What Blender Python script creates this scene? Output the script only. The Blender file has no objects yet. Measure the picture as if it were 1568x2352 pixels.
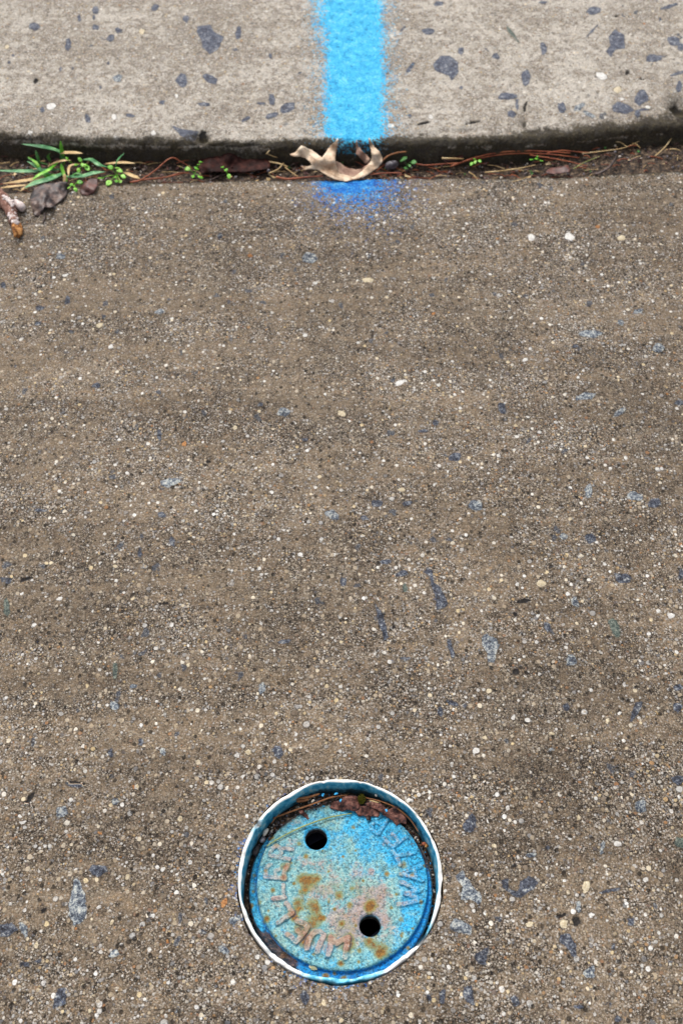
import bpy, bmesh, math, random
import numpy as np
from mathutils import Vector
from mathutils.geometry import delaunay_2d_cdt

S = bpy.context.scene
C = S.collection
R = math.radians
random.seed(7)
rng = np.random.default_rng(11)

# ------------------------------------------------------------------ camera
PW, PH = 1568.0, 2352.0           # the photograph's proportions
TILT, LENS, CAMH = R(36.2), 40.0, 0.854
FP = LENS / 36.0 * PH
cam_d = bpy.data.cameras.new('camera')
cam = bpy.data.objects.new('camera', cam_d); C.objects.link(cam)
cam.location = (0, 0, CAMH); cam.rotation_euler = (TILT, 0, 0)
cam_d.sensor_fit = 'VERTICAL'; cam_d.sensor_height = 36; cam_d.sensor_width = 24; cam_d.lens = LENS
cam_d.clip_start = 0.02; cam_d.clip_end = 100
cam_d.dof.use_dof = True; cam_d.dof.focus_distance = 0.905; cam_d.dof.aperture_fstop = 11.0
S.camera = cam

# ------------------------------------------------------------------ light
SUN_EL, SUN_AZ = R(58), R(-28)    # azimuth from +Y (away from the camera), to the left
w = bpy.data.worlds.new('World'); S.world = w; w.use_nodes = True
wn = w.node_tree; bg = wn.nodes['Background']
sky = wn.nodes.new('ShaderNodeTexSky'); sky.sky_type = 'NISHITA'; sky.sun_disc = False
sky.sun_elevation = SUN_EL; sky.sun_rotation = SUN_AZ; sky.dust_density = 6; sky.ozone_density = 0.4
hs = wn.nodes.new('ShaderNodeHueSaturation'); hs.inputs['Saturation'].default_value = 0.30   # cloud cover
wn.links.new(sky.outputs[0], hs.inputs['Color']); wn.links.new(hs.outputs[0], bg.inputs['Color'])
bg.inputs['Strength'].default_value = 0.15
sd = bpy.data.lights.new('sun', 'SUN'); sd.energy = 1.5; sd.angle = R(24); sd.color = (1, .97, .92)
sun = bpy.data.objects.new('sun', sd); C.objects.link(sun)
dirv = Vector((math.sin(SUN_AZ) * math.cos(SUN_EL), math.cos(SUN_AZ) * math.cos(SUN_EL), math.sin(SUN_EL)))
sun.rotation_euler = dirv.to_track_quat('Z', 'Y').to_euler()
S.view_settings.view_transform = 'Standard'; S.view_settings.look = 'None'
S.view_settings.exposure = 0.30; S.view_settings.gamma = 1
S.render.engine = 'CYCLES'; S.cycles.max_bounces = 4; S.cycles.diffuse_bounces = 3; S.cycles.glossy_bounces = 2
S.cycles.transmission_bounces = 2

# ------------------------------------------------------------------ helpers
cT, sT = math.cos(TILT), math.sin(TILT)
def at(px, py, z=0.0):
    """a spot of the photograph -> the world point on the level z"""
    x = (px - PW / 2) / FP; y = (PH / 2 - py) / FP
    d = (x, y * cT + sT, y * sT - cT)
    t = (CAMH - z) / -d[2]
    return (d[0] * t, d[1] * t, z)
def circle_at(px, py, hw, z):
    """centre and radius of the level circle whose picture is centred on (px, py) and 2*hw wide"""
    r = hw / FP * CAMH; q = py
    for _ in range(6):
        c = at(px, q, z)
        def row(Y):
            dx, dy, dz = 0, Y, z - CAMH
            return PH / 2 - FP * (dy * cT + dz * sT) / (dy * sT - dz * cT)
        top, bot = row(c[1] + r), row(c[1] - r)
        q += py - (top + bot) / 2
        dep = c[1] * sT - (z - CAMH) * cT
        r = hw * dep / FP
    return c, r
def atn(P, z=0.0): return np.array([at(p[0], p[1], z)[:2] for p in P])

def crop(x0, y0, s):              # coordinates read in an enlargement of the photograph
    k = 1568 / 2262.0
    return lambda x, y: ((x0 + x / s) * k, (y0 + y / s) * k)
Z1 = crop(740, 2540, 2.0103); ZR = crop(1180, 2660, 5.88); ZL = crop(830, 2760, 7.842)
ZB = crop(880, 2980, 4.3556); ZG = crop(760, 380, 2.063); ZK = crop(0, 420, 2.063)
ZQ = crop(1500, 280, 2.058); ZT = crop(0, 580, 6.03); ZN = crop(800, 2560, 3.92); ZE = crop(1160, 2560, 4.9)

def tag(o, label=None, cat=None, group=None, kind=None):
    for k, v in (('label', label), ('category', cat), ('group', group), ('kind', kind)):
        if v: o[k] = v
    return o
def empty(name, loc=(0, 0, 0)):
    o = bpy.data.objects.new(name, None); o.location = loc; o.empty_display_size = .01
    C.objects.link(o); return o
def mesh_obj(name, V, F, mat, parent=None, smooth=True, attrs=None):
    me = bpy.data.meshes.new(name)
    V = np.asarray(V, dtype=np.float32); nF = len(F)
    if nF and isinstance(F, np.ndarray):
        k = F.shape[1]
        me.vertices.add(len(V)); me.vertices.foreach_set('co', V.ravel())
        me.loops.add(nF * k); me.loops.foreach_set('vertex_index', F.astype(np.int32).ravel())
        me.polygons.add(nF)
        me.polygons.foreach_set('loop_start', np.arange(0, nF * k, k, dtype=np.int32))
        me.polygons.foreach_set('loop_total', np.full(nF, k, dtype=np.int32))
    else:
        me.from_pydata([tuple(v) for v in V.tolist()], [], [tuple(f) for f in F])
    me.update(calc_edges=True); me.validate()
    if smooth: me.polygons.foreach_set('use_smooth', np.ones(len(me.polygons), dtype=bool))
    for k, a in (attrs or {}).items():
        at_ = me.attributes.new(k, 'FLOAT', 'POINT'); at_.data.foreach_set('value', np.asarray(a, dtype=np.float32))
    if mat: me.materials.append(mat)
    o = bpy.data.objects.new(name, me); C.objects.link(o)
    if parent:
        o.parent = parent
        o.matrix_parent_inverse = parent.matrix_world.inverted() if False else o.matrix_parent_inverse
        if parent.location.length > 0:
            L = np.array(parent.location, dtype=np.float32)
            me.vertices.foreach_set('co', (V - L).astype(np.float32).ravel()); me.update()
    return o

class MB:                         # collects shapes for ONE mesh
    def __init__(s): s.V = []; s.F = []
    def add(s, V, F):
        b = len(s.V); s.V += [tuple(v) for v in V]; s.F += [tuple(i + b for i in f) for f in F]
    def build(s, name, mat, parent=None, smooth=True, attrs=None):
        return mesh_obj(name, np.array(s.V), s.F, mat, parent, smooth, attrs)
    def tube(s, pts, r, n=6, flat=1.0, cap=True):
        pts = [Vector(p) for p in pts]
        rs = r if isinstance(r, (list, tuple)) else [r] * len(pts)
        V, F = [], []
        for i, p in enumerate(pts):
            t = (pts[min(i + 1, len(pts) - 1)] - pts[max(i - 1, 0)]).normalized()
            a = t.cross(Vector((0, 0, 1)))
            if a.length < 1e-3: a = Vector((1, 0, 0))
            a.normalize(); b = a.cross(t).normalized()
            for k in range(n):
                th = 2 * math.pi * k / n
                V.append(p + a * math.cos(th) * rs[i] + b * math.sin(th) * rs[i] * flat)
        for i in range(len(pts) - 1):
            for k in range(n):
                F.append((i * n + k, i * n + (k + 1) % n, (i + 1) * n + (k + 1) % n, (i + 1) * n + k))
        if cap:
            F.append(tuple(range(n - 1, -1, -1))); F.append(tuple((len(pts) - 1) * n + k for k in range(n)))
        s.add(V, F); return s
    def blob(s, c, rx, ry, rz, rot=0, seed=0, amp=.18, n=8, m=6):
        rr = random.Random(seed); V, F = [], []
        ph = [rr.uniform(0, 6.3) for _ in range(6)]
        for i in range(m + 1):
            la = math.pi * i / m
            for k in range(n):
                th = 2 * math.pi * k / n
                q = 1 + amp * (math.sin(2 * th + ph[0]) * math.sin(la) + .6 * math.sin(3 * th + ph[1] + 2 * la) + .5 * math.cos(3 * la + ph[2]))
                x = rx * q * math.sin(la) * math.cos(th); y = ry * q * math.sin(la) * math.sin(th); z = rz * q * math.cos(la)
                V.append((c[0] + x * math.cos(rot) - y * math.sin(rot), c[1] + x * math.sin(rot) + y * math.cos(rot), c[2] + z))
        for i in range(m):
            for k in range(n):
                F.append((i * n + k, (i + 1) * n + k, (i + 1) * n + (k + 1) % n, i * n + (k + 1) % n))
        s.add(V, F); return s

def smooth_path(P, n=5):
    P = [np.array(p, float) for p in P]; out = []
    for i in range(len(P) - 1):
        p0 = P[max(i - 1, 0)]; p1 = P[i]; p2 = P[i + 1]; p3 = P[min(i + 2, len(P) - 1)]
        for k in range(n):
            t = k / n
            out.append(.5 * ((2 * p1) + (-p0 + p2) * t + (2 * p0 - 5 * p1 + 4 * p2 - p3) * t * t + (-p0 + 3 * p1 - 3 * p2 + p3) * t ** 3))
    out.append(P[-1]); return out
def pix_path(M, P, n=5):          # [(x, y, z)] read in enlargement M -> smooth world path
    return [tuple(q) for q in smooth_path([at(*M(x, y), z) for x, y, z in P], n)]

# value noise on numpy arrays (for real relief of the big meshes)
def vnoise(x, y, seed=0):
    xi = np.floor(x).astype(np.int64); yi = np.floor(y).astype(np.int64); fx = x - xi; fy = y - yi
    fx = fx * fx * (3 - 2 * fx); fy = fy * fy * (3 - 2 * fy)
    def h(a, b):
        n = (a * 374761393 + b * 668265263 + seed * 1442695041) & 0x7fffffff
        n = ((n ^ (n >> 13)) * 1274126177) & 0x7fffffff
        return ((n ^ (n >> 16)) & 0xffff) / 65535.0
    a = h(xi, yi); b = h(xi + 1, yi); c = h(xi, yi + 1); d = h(xi + 1, yi + 1)
    return (a + (b - a) * fx) * (1 - fy) + (c + (d - c) * fx) * fy
def fbm(x, y, seed=0, o=4):
    s = 0; a = .5
    for i in range(o): s = s + a * vnoise(x * 2 ** i, y * 2 ** i, seed + i); a *= .5
    return s / (1 - .5 ** o)

# ---- a small language for shader nodes
class Sk:
    def __init__(s, t, sock): s.t = t; s.s = sock
    def _m(s, op, o, rev=False):
        n = s.t.nodes.new('ShaderNodeMath'); n.operation = op
        a, b = (o, s) if rev else (s, o)
        for i, v in enumerate((a, b)):
            if isinstance(v, Sk): s.t.links.new(v.s, n.inputs[i])
            elif v is not None: n.inputs[i].default_value = v
        return Sk(s.t, n.outputs[0])
    def __add__(s, o): return s._m('ADD', o)
    def __radd__(s, o): return s._m('ADD', o)
    def __sub__(s, o): return s._m('SUBTRACT', o)
    def __rsub__(s, o): return s._m('SUBTRACT', o, True)
    def __mul__(s, o): return s._m('MULTIPLY', o)
    def __rmul__(s, o): return s._m('MULTIPLY', o)
    def max(s, o): return s._m('MAXIMUM', o)
    def gt(s, o): return s._m('GREATER_THAN', o)
    def clamp(s): 
        n = s.t.nodes.new('ShaderNodeClamp'); s.t.links.new(s.s, n.inputs[0]); return Sk(s.t, n.outputs[0])
    def ss(s, a, b, c=0.0, d=1.0):          # smoothstep; a may exceed b
        n = s.t.nodes.new('ShaderNodeMapRange'); n.interpolation_type = 'SMOOTHSTEP'
        if a > b: a, b, c, d = b, a, d, c
        s.t.links.new(s.s, n.inputs['Value'])
        for k, v in zip(('From Min', 'From Max', 'To Min', 'To Max'), (a, b, c, d)): n.inputs[k].default_value = v
        return Sk(s.t, n.outputs[0])
class Mat:
    def __init__(s, name, rough=.85, spec=.3):
        s.m = bpy.data.materials.new(name); s.m.use_nodes = True; s.t = s.m.node_tree
        s.b = s.t.nodes['Principled BSDF']; s.b.inputs['Roughness'].default_value = rough
        s.b.inputs['Specular IOR Level'].default_value = spec
        g = s.t.nodes.new('ShaderNodeNewGeometry'); s.pos = Sk(s.t, g.outputs['Position'])
    def _v(s, sock, v):
        if isinstance(v, Sk): s.t.links.new(v.s, sock)
        elif v is not None:
            if isinstance(v, (tuple, list)) and len(v) == 3 and sock.type == 'RGBA': v = (*v, 1)
            sock.default_value = v
    def noise(s, scale, detail=2, rough=.5, vec=None, color=False, dist=0):
        n = s.t.nodes.new('ShaderNodeTexNoise'); s._v(n.inputs['Vector'], vec or s.pos)
        n.inputs['Scale'].default_value = scale; n.inputs['Detail'].default_value = detail
        n.inputs['Roughness'].default_value = rough; n.inputs['Distortion'].default_value = dist
        return Sk(s.t, n.outputs['Color' if color else 'Fac'])
    def vor(s, scale, vec=None, feature='F1', rnd=1.0):
        n = s.t.nodes.new('ShaderNodeTexVoronoi'); s._v(n.inputs['Vector'], vec or s.pos)
        n.feature = feature; n.inputs['Scale'].default_value = scale; n.inputs['Randomness'].default_value = rnd
        if feature == 'DISTANCE_TO_EDGE': return Sk(s.t, n.outputs['Distance'])
        return Sk(s.t, n.outputs['Distance']), Sk(s.t, n.outputs['Color'])
    def rgb(s, c):
        n = s.t.nodes.new('ShaderNodeSeparateColor'); s._v(n.inputs[0], c); return [Sk(s.t, o) for o in n.outputs]
    def warp(s, amount, scale, vec=None, detail=1):
        n = s.noise(scale, detail, color=True, vec=vec)
        a = s.t.nodes.new('ShaderNodeVectorMath'); a.operation = 'SUBTRACT'; s._v(a.inputs[0], n); a.inputs[1].default_value = (.5, .5, .5)
        b = s.t.nodes.new('ShaderNodeVectorMath'); b.operation = 'SCALE'; s._v(b.inputs[0], Sk(s.t, a.outputs[0])); b.inputs['Scale'].default_value = amount
        c = s.t.nodes.new('ShaderNodeVectorMath'); c.operation = 'ADD'; s._v(c.inputs[0], vec or s.pos); s._v(c.inputs[1], Sk(s.t, b.outputs[0]))
        return Sk(s.t, c.outputs[0])
    def stretch(s, v, vec=None):
        c = s.t.nodes.new('ShaderNodeVectorMath'); c.operation = 'MULTIPLY'; s._v(c.inputs[0], vec or s.pos); c.inputs[1].default_value = v
        return Sk(s.t, c.outputs[0])
    def mix(s, f, a, b, mode='MIX'):
        n = s.t.nodes.new('ShaderNodeMix'); n.data_type = 'RGBA'; n.blend_type = mode; n.clamp_factor = True
        s._v(n.inputs[0], f); s._v(n.inputs[6], a); s._v(n.inputs[7], b); return Sk(s.t, n.outputs[2])
    def ramp(s, f, stops, const=False):
        n = s.t.nodes.new('ShaderNodeValToRGB'); r = n.color_ramp
        if const: r.interpolation = 'CONSTANT'
        while len(r.elements) < len(stops): r.elements.new(.5)
        for e, (p, c) in zip(r.elements, stops): e.position = p; e.color = (*c, 1)
        s._v(n.inputs[0], f); return Sk(s.t, n.outputs[0])
    def attr(s, name):
        n = s.t.nodes.new('ShaderNodeAttribute'); n.attribute_name = name; return Sk(s.t, n.outputs['Fac'])
    def color(s, c): s._v(s.b.inputs['Base Color'], c)
    def rough(s, c): s._v(s.b.inputs['Roughness'], c)
    def bump(s, h, strength=1.0):           # height in metres
        n = s.t.nodes.new('ShaderNodeBump'); n.inputs['Distance'].default_value = 1.0; n.inputs['Strength'].default_value = strength
        s._v(n.inputs['Height'], h); s.t.links.new(n.outputs[0], s.b.inputs['Normal'])

def lin(r, g, b): return tuple(((c / 255) / 12.92 if c / 255 <= .04045 else ((c / 255 + .055) / 1.055) ** 2.4) for c in (r, g, b))

# ------------------------------------------------------------------ materials
def concrete(name, far=False):
    m = Mat(name, .82, .22)
    if far:
        tan, dark, grime_shade = lin(214, 207, 196), lin(164, 156, 146), lin(84, 77, 70)
    else:
        tan, dark, grime_shade = lin(146, 128, 106), lin(70, 61, 52), lin(22, 18, 15)
    wv = m.warp(.0011, 420)
    patch = m.noise(13, 5, .66)
    streak = m.noise(9, 5, .7, vec=m.stretch((.22, 2.4, 1)))
    mid = m.noise(110, 4, .7)
    fine = m.noise(1000, 2, .8)
    k = (patch * .8 + streak * .75 + mid * 1.1).ss(1.16, 1.46)          # 0 clean and tan, 1 dark and worn open
    base = m.mix(k, tan, dark)
    warm = m.noise(42, 4, .65, vec=m.stretch((1, 1.3, 1)))
    base = m.mix(warm.ss(.54, .70) * (.50 if not far else .12), base, lin(166, 138, 104) if not far else lin(186, 172, 150))
    pits = m.noise(560, 3, .85).ss(.46, .56)
    base = m.mix(pits * (k * .40 + (.50 if not far else .32)), base, grime_shade)
    sand = [(0, lin(84, 72, 62)), (.2, lin(122, 107, 90)), (.42, lin(152, 138, 120)), (.62, lin(184, 172, 156)),
            (.82, lin(214, 206, 196)), (.92, lin(164, 132, 94)), (1, lin(226, 222, 216))]
    grit = [(0, lin(120, 105, 90)), (.15, lin(156, 142, 124)), (.35, lin(184, 172, 152)), (.55, lin(198, 190, 176)),
            (.68, lin(216, 210, 202)), (.79, lin(206, 182, 138)), (.83, lin(170, 124, 84)), (.86, lin(96, 96, 100)), (1, lin(232, 228, 222))]
    h = None; cells = []
    for sc, thr, keep, st, hh in ((1000, .58, .0, .50, .00015), (640, .55, .20, .74, .0003), (430, .50, .38, .92, .0006), (270, .44, .62, .97, .0008), (165, .38, .84, .97, .0010), (105, .32, .965, .97, .0010)):
        d, c = m.vor(sc, vec=wv); r, g, b = m.rgb(c); cells.append(g)
        mask = ((thr - g * .18) - d).ss(-.03, .05) * r.gt(keep)
        # worn-open patches show more and cleaner grains than the cement-skinned ones
        if far: st *= .86
        vis = (k * .45 + .55) * st if sc > 300 else (k * .35 + .65) * st
        base = m.mix(mask * vis, base, m.ramp(b, sand if sc > 500 else grit))
        rimd = ((thr - g * .18) - d).ss(-.15, -.02) * r.gt(keep) * (1 - mask) if sc <= 420 else None
        if rimd is not None: base = m.mix(rimd * (.42 if not far else .22), base, grime_shade)  # dark gaps between grains: grime plus contact shade painted into the colour
        h = mask * hh if h is None else h + mask * hh
    # bright quartz grains, and pits where grains have dropped out
    d, c = m.vor(245, vec=m.stretch((1.0, .9, 1.1), vec=wv)); r, g, b = m.rgb(c)
    dens = m.noise(24, 4, .7)
    q = ((.50 - g * .30) - d).ss(-.03, .05) * (r + (dens - .5) * .5).gt(.865 if not far else .90)
    base = m.mix(q * (.95 if not far else .7), base, m.ramp(b, [(0, lin(178, 160, 134)), (.3, lin(200, 186, 166)), (.6, lin(222, 214, 202)), (.85, lin(244, 242, 238)), (1, lin(226, 204, 160))]))
    h = h + q * .0006
    p = ((.44 - b * .2) - d).ss(-.05, .08) * (1 - r.gt(.17))
    base = m.mix(p * (.75 if not far else .5), base, grime_shade); h = h - p * .0007
    wv2 = m.warp(.014, 90, detail=2)
    d, c = m.vor(60, vec=m.stretch((1, .75, 1), vec=wv2)); r, g, b = m.rgb(c)
    chip = (.17 - d).ss(-.03, .03) * r.gt(.80 if not far else .92)
    sn = m.noise(700, 3, .7)
    slate = m.ramp(sn, [(.36, lin(36, 39, 48)), (.47, lin(66, 72, 84)), (.57, lin(96, 102, 112)), (.66, lin(170, 172, 170))])
    base = m.mix(chip * .85, base, slate)
    sdn = m.attr('stone_d') + (m.noise(420, 3, .7) - .5) * 2.6 + (m.noise(150, 2, .6) - .5) * 3.2
    sm = sdn.ss(-.15, .35)
    tone = m.attr('stone_t')
    sp = m.noise(650, 3, .8); sp2 = m.noise(210, 2, .6); sq = sp * .6 + sp2 * .4
    c0 = m.ramp(sq, [(.40, lin(26, 28, 36)), (.46, lin(54, 59, 72)), (.52, lin(80, 87, 102)), (.57, lin(122, 128, 138)), (.63, lin(184, 186, 182))])
    if far: c0 = m.mix(.25, c0, lin(96, 102, 124))
    c1 = m.ramp(sq, [(.40, lin(44, 50, 62)), (.48, lin(96, 106, 120)), (.53, lin(150, 158, 162)), (.60, lin(204, 204, 196))])
    c2 = m.ramp(sp, [(.38, lin(48, 60, 60)), (.5, lin(86, 100, 94)), (.62, lin(140, 146, 134))])
    c3 = m.ramp(sp, [(.38, lin(186, 168, 134)), (.6, lin(220, 208, 182))])
    c4 = m.ramp(sp, [(.38, lin(198, 194, 188)), (.6, lin(236, 234, 230))])
    c5 = m.ramp(sp, [(.38, lin(140, 84, 46)), (.6, lin(196, 144, 92))])
    c6 = m.ramp(sp, [(.38, lin(16, 15, 16)), (.6, lin(40, 38, 40))])
    sc_ = c0
    for i, cc in enumerate((c1, c2, c3, c4, c5, c6)): sc_ = m.mix(tone.gt(i + .5), sc_, cc)
    base = m.mix(sm * .95, base, sc_)
    halo = sdn.ss(-1.1, -.1) * (1 - sm)
    base = m.mix(halo * .4, base, dark if not far else grime_shade)
    if far:
        coarse = m.noise(130, 4, .8); base = m.mix(coarse.ss(.54, .66) * .18, base, grime_shade); base = m.mix(coarse.ss(.46, .36) * .12, base, lin(222, 216, 206))
    if not far:                         # damp dirt dragged across in bands
        band = m.noise(8, 6, .75, vec=m.stretch((.16, 2.6, 1))) * .6 + m.noise(7, 5, .7) * .4
        base = m.mix(band.ss(.44, .62) * .34, base, lin(126, 116, 108), 'MULTIPLY')
        base = m.mix((m.noise(75, 4, .75)).ss(.50, .66) * .30, base, lin(128, 116, 106), 'MULTIPLY')
    # moss and wet dirt, plus shade at the pipe ring and kerb lip, as colour
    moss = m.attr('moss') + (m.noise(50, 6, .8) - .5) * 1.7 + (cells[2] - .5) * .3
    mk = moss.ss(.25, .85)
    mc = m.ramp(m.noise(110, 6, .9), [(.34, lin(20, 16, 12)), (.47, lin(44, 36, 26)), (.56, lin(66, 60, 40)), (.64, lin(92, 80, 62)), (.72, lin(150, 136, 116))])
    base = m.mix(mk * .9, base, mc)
    # sprayed paint: caught first by the grains that stand proud
    pa = m.attr('paint')
    pn = cells[1] * .46 + cells[2] * .34 + cells[0] * .2 + m.noise(900, 2, .8) * .34 + m.noise(90, 4, .75) * .50 - .42
    pm = (pa - pn).ss(-.05, .10)
    q = m.noise(420, 3, .8) * .6 + m.noise(90, 3) * .4
    pc = m.ramp(q, [(.36, lin(20, 128, 196)), (.44, lin(46, 178, 236)), (.54, lin(78, 206, 250)), (.64, lin(136, 222, 252))]) if far else \
         m.ramp(q, [(.36, lin(0, 70, 156)), (.46, lin(10, 114, 212)), (.55, lin(50, 160, 230)), (.66, lin(140, 200, 230))])
    base = m.mix(pm * (pa.ss(.0, .75) * .45 + .5), base, pc)
    m.color(base)
    m.rough((m.noise(240, 2) * .3 + .62))
    h = h * (1 - sm) + sm * sp * .0004 + fine * .0003 + mid * .0007 - pits * .0003 + m.noise(60, 3) * .0008
    m.bump(h, 1.0)
    return m.m

def simple(name, stops, scale=300, rough=.7, spec=.3, bump=.0002, detail=4, stretch=None, bscale=None):
    m = Mat(name, rough, spec)
    v = m.stretch(stretch) if stretch else None
    n = m.noise(scale, detail, .65, vec=v)
    m.color(m.ramp(n, stops)); 
    if bump: m.bump(m.noise(bscale or scale * 1.3, 3, .6, vec=v) * bump)
    return m.m

M_slab = concrete('weathered_concrete'); M_kerb = concrete('pale_concrete', True)
M_soil = simple('wet_soil', [(.34, lin(18, 14, 12)), (.46, lin(44, 34, 27)), (.55, lin(78, 62, 48)), (.66, lin(128, 110, 90))], 240, .8, .35, .002, 5)
M_oak = simple('dry_leaf', [(.36, lin(150, 120, 94)), (.5, lin(198, 174, 148)), (.64, lin(226, 208, 184))], 60, .6, .35, .0005, 5, bscale=240)
M_oak_shaded = simple('dry_leaf_underside_shaded', [(.36, lin(112, 84, 72)), (.5, lin(148, 118, 102)), (.64, lin(176, 148, 128))], 70, .7, .25, .0005, 5)  # mauve underside tone, darkened to hold the shade inside the curl
M_oakd = simple('dry_leaf_stem', [(.3, lin(108, 66, 38)), (.7, lin(150, 100, 62))], 200, .6)
M_dark = simple('rotten_leaf', [(.36, lin(22, 16, 18)), (.47, lin(50, 38, 38)), (.56, lin(84, 66, 60)), (.68, lin(136, 116, 104))], 90, .5, .5, .0012, 4)
M_maroon = simple('maroon_leaf', [(.3, lin(40, 20, 18)), (.5, lin(76, 40, 34)), (.7, lin(112, 66, 54))], 110, .5, .5, .0008, 4)
M_dmar = simple('wet_dark_leaf', [(.3, lin(22, 11, 10)), (.5, lin(48, 24, 21)), (.66, lin(76, 42, 35))], 110, .7, .15, .001, 4)
M_brick = simple('brown_leaf', [(.36, lin(38, 22, 20)), (.46, lin(78, 46, 40)), (.56, lin(108, 68, 58)), (.68, lin(146, 108, 94))], 260, .7, .35, .0012, 4)
M_needle = simple('pine_needle', [(.3, lin(96, 42, 26)), (.5, lin(142, 74, 46)), (.7, lin(178, 112, 76))], 90, .5, .4, 0)
M_straw = simple('straw', [(.3, lin(140, 112, 72)), (.5, lin(184, 156, 110)), (.7, lin(212, 190, 150))], 90, .6, .3, .0002)
M_grass = simple('grass_blade', [(.36, lin(40, 90, 48)), (.5, lin(66, 126, 78)), (.64, lin(120, 164, 112))], 110, .45, .45, .0001)
M_lime = simple('seedling_leaf', [(.36, lin(62, 128, 20)), (.5, lin(104, 172, 44)), (.64, lin(160, 206, 100))], 110, .45, .4, .0001)
M_dgreen = simple('dark_seedling_leaf', [(.3, lin(40, 84, 34)), (.6, lin(82, 138, 66))], 110, .5, .4, .0001)
M_bark = simple('twig_bark', [(.3, lin(84, 56, 48)), (.5, lin(132, 96, 84)), (.66, lin(170, 140, 128))], 240, .8, .2, .0016)
M_lichen = simple('pale_bark', [(.3, lin(176, 160, 158)), (.6, lin(222, 210, 206))], 260, .8, .2, .0008)
M_wood = simple('torn_wood', [(.38, lin(84, 48, 22)), (.5, lin(150, 98, 50)), (.62, lin(196, 146, 92))], 240, .7, .2, .0014)
M_pebble = simple('pale_pebble', [(.3, lin(168, 156, 140)), (.7, lin(214, 206, 196))], 300, .6, .3, .0002)
M_slate = simple('grey_pebble', [(.3, lin(58, 52, 58)), (.5, lin(92, 86, 92)), (.7, lin(150, 146, 152))], 260, .45, .5, .0004)
M_chip = simple('blue_paint_chip', [(.3, lin(20, 130, 200)), (.7, lin(70, 190, 240))], 300, .5, .4, .0002)
M_moss = simple('moss', [(.3, lin(50, 48, 12)), (.5, lin(92, 90, 28)), (.7, lin(136, 130, 56))], 900, .9, .1, .0012)
M_gneedle = simple('green_needle', [(.3, lin(84, 100, 40)), (.6, lin(150, 156, 92))], 60, .45, .4, 0)
M_lich2 = simple('lichen_crust', [(.3, lin(140, 150, 128)), (.5, lin(190, 186, 150)), (.7, lin(214, 206, 172))], 700, .9, .1, .001)

def pvc():
    m = Mat('white_plastic', .45, .4)
    sep = m.t.nodes.new('ShaderNodeSeparateXYZ'); m._v(sep.inputs[0], m.pos)
    z = Sk(m.t, sep.outputs['Z'])
    wht = m.ramp(m.noise(120, 4, .6), [(.3, lin(214, 212, 206)), (.6, lin(238, 237, 234))])
    blue = m.ramp(m.noise(170, 4, .65, vec=m.stretch((1, 1, .5))), [(.34, lin(20, 110, 146)), (.46, lin(54, 150, 186)), (.56, lin(104, 180, 204)), (.68, lin(176, 196, 196))])
    blue = m.mix(z.gt(.0001), blue, m.ramp(m.noise(170, 4, .65), [(.36, lin(60, 160, 196)), (.5, lin(120, 200, 224)), (.64, lin(190, 220, 228))]))
    pa = m.attr('paint') + (m.noise(60, 4, .7) - .5) * .5
    c = m.mix(pa.ss(.35, .6), wht, blue)
    dirt = m.attr('dirt') + (m.noise(150, 4, .75) - .5) * .9
    c = m.mix(dirt.ss(.5, .75) * .85, c, lin(46, 42, 34))
    # score marks from the cut
    sc = m.noise(260, 3, .7)
    c = m.mix(sc.ss(.66, .72) * .5, c, lin(120, 112, 100))
    m.color(c); m.bump(m.noise(400, 3) * .0003)
    return m.m
M_pvc = pvc()

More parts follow.
